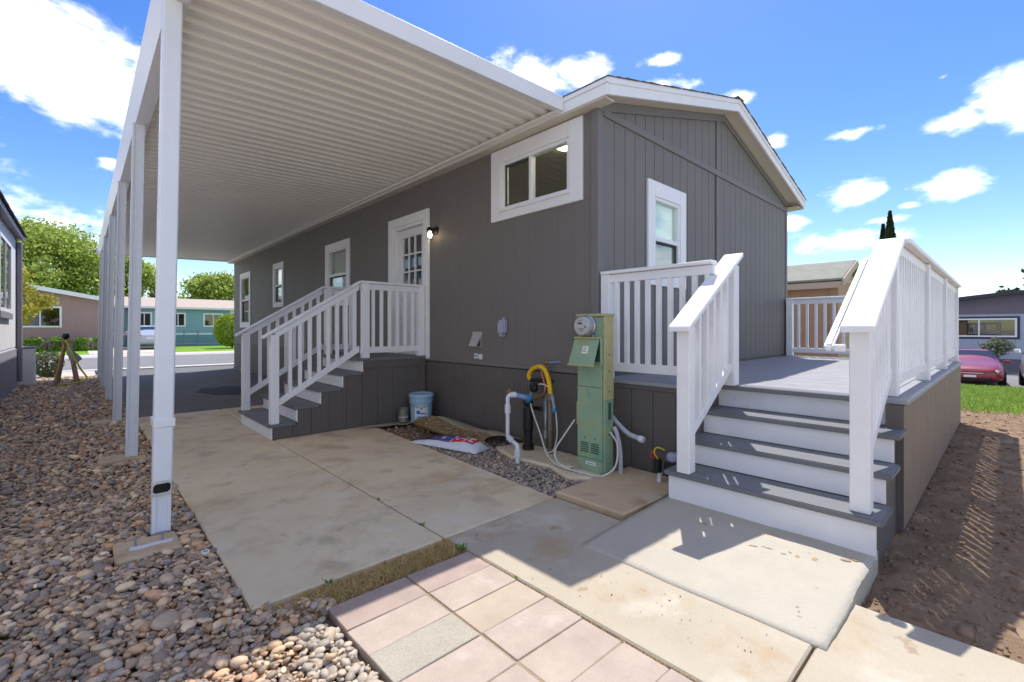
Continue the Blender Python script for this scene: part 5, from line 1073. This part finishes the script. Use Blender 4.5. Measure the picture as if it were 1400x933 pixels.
# --- purple house on the right
pu = thing('lavender_house', 'lavender house with purple gable and dark trimmed windows', 'house', (34, 0, -.8)); PX = 31.5
def pz(y): return 2.88-.115*abs(y+.35)
hbox(pu, 'wall', 'purple_light', PX, PX+9, -6.5, 5.8, -.2, 1.9); hbox(pu, 'skirting', 'purple_dark', PX-.03, PX+9.02, -6.52, 5.82, -.9, -.21)
MB().prism([(-6.5, 1.9), (5.8, 1.9), (5.8, pz(5.8)-.1), (-.35, 2.80), (-6.5, pz(-6.5)-.1)], lambda p: (PX-.02, p[0], p[1]), lambda p: (PX+9, p[0], p[1])).build('gable', 'purple_dark', pu)
for s in (-1, 1): MB().hexa([(PX-.4, -.35, 2.80), (PX-.4, -.35+s*6.6, 2.80-6.6*.115), (PX+9.4, -.35+s*6.6, 2.80-6.6*.115), (PX+9.4, -.35, 2.80)], [(PX-.4, -.35, 2.97), (PX-.4, -.35+s*6.6, 2.97-6.6*.115), (PX+9.4, -.35+s*6.6, 2.97-6.6*.115), (PX+9.4, -.35, 2.97)]).build('roof', 'dark_trim', pu)
for (a, b) in ((-.27, 2.2), (-2.9, -.70)):
    hbox(pu, 'window_surround', 'dark_trim', PX-.03, PX-.001, a-.09, b+.09, .73, 1.79); bg_window(pu, 'y', PX-.031, -1, a, b, .82, 1.70, 'white_trim', .07)
# ---- foliage
def leaves(pts, nrm, size, m, name, parent, kind=None):
    n = len(pts); r = rng.normal(0, 1, (n, 3)); r = r*.75+nrm*.6; r /= np.linalg.norm(r, axis=1)[:, None]
    t = np.cross(r, rng.normal(0, 1, (n, 3))); t /= np.linalg.norm(t, axis=1)[:, None]; b = np.cross(r, t); s = size*rng.uniform(.6, 1.3, n)[:, None]
    V = np.stack([pts-t*s, pts+b*s*.55, pts+t*s, pts-b*s*.55], 1).reshape(-1, 3); c = np.repeat(rng.random(n)**1.1, 4)
    return raw_mesh(name, V, np.arange(n*4).reshape(n, 4), m, parent, np.stack([c, c, c, c*0+1], 1))
def crown(blobs, n, size, m, name, parent, fill=.45):
    P, Nn = [], []; tot = sum(b[3]**2 for b in blobs)
    for (x, y, z, r, sq) in blobs:
        k = int(n*r*r/tot); d = rng.normal(0, 1, (k, 3)); d /= np.linalg.norm(d, axis=1)[:, None]; q = r*(1-fill*rng.random(k)**1.5)*(1+.30*rng.normal(0, 1, k))
        P.append(np.array([x, y, z])+d*q[:, None]*np.array([1, 1, sq])); Nn.append(d)
    return leaves(np.concatenate(P), np.concatenate(Nn), size, m, name, parent)
def tree(name, label, base, h, rad, m, n=6000, size=.2, seed=0, low=.35, bark='bark', nb=16, group=None, trunk_r=.2, stems=1, cat='tree'):
    r = random.Random(seed); t = thing(name, label, cat, base, group); bx_, by_, bz_ = base; blobs = []; tr = MB()
    for k in range(nb):
        a = k*2.4+r.uniform(-.5, .5); f = (k+.5)/nb; zz = low+(1-low)*(f**.85)*.93; rr_ = rad*math.sin(math.pi*min(.93, .18+.75*((zz-low)/(1-low))))*r.uniform(.45, .85)
        blobs.append((bx_+rr_*math.cos(a), by_+rr_*math.sin(a), bz_+h*zz-rad*.1, rad*r.uniform(.19, .35), .72))
    for s in range(stems):
        ox = (s-(stems-1)/2)*trunk_r*3; tr.tube(spline([(bx_+ox*.3, by_, bz_-.1), (bx_+ox+r.uniform(-.1, .1)*rad, by_, bz_+h*low*.6), (bx_+ox*2.5, by_+r.uniform(-.1, .1)*rad, bz_+h*.75)], 5), [trunk_r*(1-.075*i) for i in range(11)], 8)
    trunk = tr.build('trunk', bark, t, smooth=True)
    for (x, y, z, q, s) in blobs[::2]:
        st = Vector((bx_+(x-bx_)*.12, by_+(y-by_)*.12, bz_+h*low*.75)); e = Vector((x, y, z)); md = st.lerp(e, .5)+Vector((0, 0, .06*h)); MB().tube(spline([st, md, e], 4), [trunk_r*.5*(1-.1*i) for i in range(9)], 6).build('limb', bark, trunk, smooth=True)
    crown(blobs, n, size, m, 'crown', t); return t
tree('broadleaf_tree', 'tall bright green broadleaf tree behind the pink house', (-3.0, 58, 0), 11.0, 5.6, 'leaf_green', 30000, .17, 1, .26, nb=46, trunk_r=.35, group='trees beyond the street houses')
tree('broadleaf_tree', 'green tree rising between the pink and the teal house', (3.4, 60, 0), 8.8, 3.4, 'leaf_green', 15000, .16, 2, .25, nb=24, trunk_r=.3, group='trees beyond the street houses')
tree('broadleaf_tree', 'green tree directly behind the teal house roof', (10.6, 56, 0), 7.3, 3.6, 'leaf_green', 15000, .16, 3, .25, nb=24, trunk_r=.3, group='trees beyond the street houses')
tree('ornamental_tree', 'small tree with yellow bronze leaves in front of the pink house', (-1.55, 19.2, 0), 3.0, .95, 'leaf_yellow', 2600, .065, 4, .48, 'bark_brown', 14, trunk_r=.045, stems=3)
def bush(name, label, c, rx, ry, h, m, n, size, cat='hedge', box=.35, group=None, low=.0):
    t = thing(name, label, cat, c, group); d = rng.normal(0, 1, (n, 3)); d /= np.linalg.norm(d, axis=1)[:, None]; d = np.sign(d)*np.abs(d)**(1-box); d /= np.maximum(1, np.abs(d).max(1))[:, None]
    q = (1-.25*rng.random(n)**2)[:, None]; P = np.array(c)+np.array([0, 0, low+h/2])+d*q*np.array([rx, ry, h/2])+rng.normal(0, size*.4, (n, 3)); P[:, 2] = np.maximum(P[:, 2], c[2]+.02)
    leaves(P, d, size, m, 'foliage', t); MB().tube([(c[0], c[1], c[2]-.05), (c[0], c[1], c[2]+low+h*.6)], [.06, .03], 6).build('stem', 'bark', t); return t
bush('clipped_hedge', 'low clipped green hedge under the pink house window', (-1.3, 34.9, 0), .82, .5, .72, 'leaf_hedge', 2200, .07, box=.55)
bush('clipped_hedge', 'low clipped green hedge beside the white wall plate', (.42, 34.9, 0), .68, .5, .72, 'leaf_hedge', 2000, .07, box=.55)
bush('round_shrub', 'round clipped lime green shrub in front of the teal house', (7.05, 33.6, 0), .95, .9, 2.0, 'leaf_lime', 5000, .075, 'shrub', .12, low=.12)
bush('white_shrub', 'small pale shrub at the foot of the utility cabinet', (-.62, 16.6, 0), .30, .4, .62, 'leaf_sage', 900, .05, 'shrub', .1)
def cypress(label, x, y, z, h, r, seed):
    t = thing('cypress', label, 'tree', (x, y, z), 'cypresses far beyond the deck'); n = 11000; f = rng.random(n)**.8; a = rng.uniform(0, 6.28, n); rr_ = r*np.minimum(1, (1-f)*2.2+.05)*np.sqrt(.4+.6*rng.random(n))*(1+.12*np.sin(a*3+seed))
    P = np.stack([x+np.cos(a)*rr_, y+np.sin(a)*rr_, z+.3+f*h], 1); leaves(P, np.stack([np.cos(a), np.sin(a), a*0+.5], 1), .085, 'leaf_dark', 'crown', t); MB().tube([(x, y, z-.1), (x, y, z+h*.8)], [.18, .04], 6).build('trunk', 'bark', t)
cypress('taller pointed dark cypress rising above the deck rail', 37.7, 5.15, -.8, 9.2, .6, 1); cypress('shorter dark cypress beside the taller pointed one', 37.9, 5.52, -.8, 8.45, .5, 2)
tree('dark_tree', 'dark sparse tree showing above the lavender roof', (43, -1.5, -.8), 6.0, 1.9, 'leaf_dark', 2600, .16, 8, .4, nb=12, trunk_r=.12)
tree('dark_tree', 'thin leafy tree rising behind the tan garden shed', (26, 4.2, -.8), 4.4, 1.1, 'leaf_sage', 1500, .12, 9, .35, nb=10, trunk_r=.08)
bp = thing('potted_shrub', 'spindly potted shrub against the lavender wall', 'plant', (29.6, .35, -.75)); MB().lathe([(.16, 0), (.22, .4), (.24, .42), (.2, .42), (.001, .38)], (29.6, .35, -.75), 12).build('pot', 'plant_pot', bp)
crown([(29.6, .35, .55, .34, .7), (29.5, .62, .42, .26, .7), (29.6, .05, .4, .3, .7), (29.6, .3, .15, .25, .7)], 700, .06, 'leaf_sage', 'foliage', bp); MB().tube([(29.6, .35, -.4), (29.6, .33, .5)], .03, 6).build('stem', 'bark', bp)

# ---- cars (front towards +x in their own frame)
def car(label, paint, loc, rotz, suv=False, group=None):
    root = thing('parked_car', label, 'car', (0, 0, 0), group); zs = 1.22 if suv else 1.0
    st = [(-2.33, .44, .74, .77, .66, .70, .66), (-2.24, .30, .86, .93, .82, .79, .74), (-1.78, .22, .92, 1.00, .89, .84, .74), (-1.10, .20, .93, 1.36, .90, .86, .58), (-.3, .19, .92, 1.42, .90, .87, .60), (.35, .19, .91, 1.40, .90, .87, .60), (1.15, .19, .90, .99, .90, .86, .74), (1.80, .20, .82, .90, .88, .82, .70), (2.16, .24, .70, .78, .82, .76, .64), (2.32, .36, .60, .66, .68, .66, .58)]
    if suv: st = [(x, a, b*1.18, (c*1.2 if c > 1.2 or x < -1 else c*1.15), d, e, (.62 if x < -1.2 else f)) for (x, a, b, c, d, e, f) in st]; st[1] = (-2.24, .32, 1.05, 1.5, .84, .82, .60); st[2] = (-1.9, .22, 1.08, 1.66, .9, .86, .62)
    ring = lambda s: [(0, s[1]), (s[4]*.88, s[1]), (s[4], s[1]+.14), (s[4]*1.005, (s[1]+s[2])*.5+.06), (s[5]*1.02, s[2]-.06), (s[5], s[2]), (s[6], s[3]-.015), (s[6]*.8, s[3]), (0, s[3]+.015)]
    mb = MB(); n = None
    for s in st:
        h_ = ring(s); full = h_ + [(-y, z) for (y, z) in h_[-2:0:-1]]; n = len(full); mb.v += [(s[0], y, z) for (y, z) in full]
    for i in range(len(st)-1):
        for k in range(n): mb.f.append((i*n+k, i*n+(k+1) % n, (i+1)*n+(k+1) % n, (i+1)*n+k))
    mb.f.append(tuple(range(n-1, -1, -1))); mb.f.append(tuple((len(st)-1)*n+k for k in range(n)))
    body = mb.build('body', paint, root, smooth=True)
    md = body.modifiers.new('round', 'SUBSURF'); md.levels = 1; md.render_levels = 2
    def pane(name, q, off, m='glass_dark', ins=.08):
        Q = [Vector(p) for p in q]; c = sum(Q, Vector())/4; Q = [c+(p-c)*(1-ins) for p in Q]; nn = (Q[1]-Q[0]).cross(Q[2]-Q[1]).normalized()
        if nn.dot(c-Vector((0, 0, .7))) < 0: nn = -nn
        V_ = [p+nn*off for p in Q]+[p-nn*.05 for p in Q]; m_ = MB().hexa(V_[4:], V_[:4]); return m_.build(name, m, root)
    a, b, c, d, e = st[2], st[3], st[4], st[5], st[6]
    pane('windscreen', [(d[0]+.04, -d[6]-.05, d[3]-.02), (d[0]+.04, d[6]+.05, d[3]-.02), (e[0]-.03, e[6]+.02, e[3]+.01), (e[0]-.03, -e[6]-.02, e[3]+.01)], .012)
    pane('rear_window', [(b[0]-.04, -b[6]-.03, b[3]-.02), (b[0]-.04, b[6]+.03, b[3]-.02), (a[0]+.02, a[6], a[3]+.01), (a[0]+.02, -a[6], a[3]+.01)] if not suv else [(-2.02, -.6, 1.62), (-2.02, .6, 1.62), (-2.28, .66, 1.12), (-2.28, -.66, 1.12)], .012)
    for s in (-1, 1):
        pane('side_window', [(c[0]+.03, s*c[5], c[2]), (d[0]+.62, s*d[5], d[2]), (d[0]+.05, s*(d[6]+.01), d[3]-.06), (c[0]+.03, s*(c[6]+.01), c[3]-.06)], .004, ins=.1); pane('side_window', [(b[0]-.25, s*b[5], b[2]), (c[0]-.03, s*c[5], c[2]), (c[0]-.03, s*(c[6]+.01), c[3]-.06), (b[0]+.05, s*(b[6]+.02), b[3]-.07)], .004, ins=.1)
        bx('headlight', 'headlamp', 2.02, 2.24, s*.44, s*.72, .58*zs, .70*zs, root, .03); bx('tail_light', 'tail_red', -2.31, -2.2, s*.40, s*.74, .70*zs, .86*zs, root, .02); bx('mirror', paint, .95, 1.12, s*.90, s*1.06, .92*zs, 1.04*zs, root, .03)
        for wx in (-1.42, 1.42):
            w_ = MB().lathe([(.20, -.10), (.32, -.10), (.335, -.07), (.335, .07), (.32, .10), (.20, .10)], (wx, s*.82, .335), 22, 'y').build('wheel', 'tyre', root); MB().lathe([(.19, .105*s), (.20, .108*s), (.12, .10*s), (.04, .115*s), (.001, .115*s)], (wx, s*.82, .335), 16, 'y').build('rim', 'rim', w_)
    bx('grille', 'dark_hole', 2.20, 2.30, -.34, .34, .50*zs, .60*zs, root, .01); bx('grille_bar', 'chrome', 2.29, 2.315, -.34, .34, .565*zs, .59*zs, root, .004); bx('lower_intake', 'dark_hole', 2.18, 2.30, -.55, .55, .30, .40, root, .01); bx('number_plate', 'plate', 2.30, 2.325, -.16, .16, .42, .5, root); bx('number_plate', 'plate', -2.345, -2.32, -.17, .17, .62*zs, .73*zs, root); bx('rear_bumper', paint, -2.36, -2.2, -.72, .72, .40, .52, root, .03)
    root.location = loc; root.rotation_euler.z = rotz; return root
car('silver sedan parked on the driveway in front of the teal house', 'car_silver', (3.05, 36.2, .004), math.radians(88))
r_ = car('dark red sedan parked on the lower street before the lavender house', 'car_red', (23.6, .98, -.75), math.radians(183)); r_.scale = (.92, .93, .87)
car('white sports utility car parked beside the red sedan', 'car_white', (22.6, -1.22, -.75), math.radians(2), True)
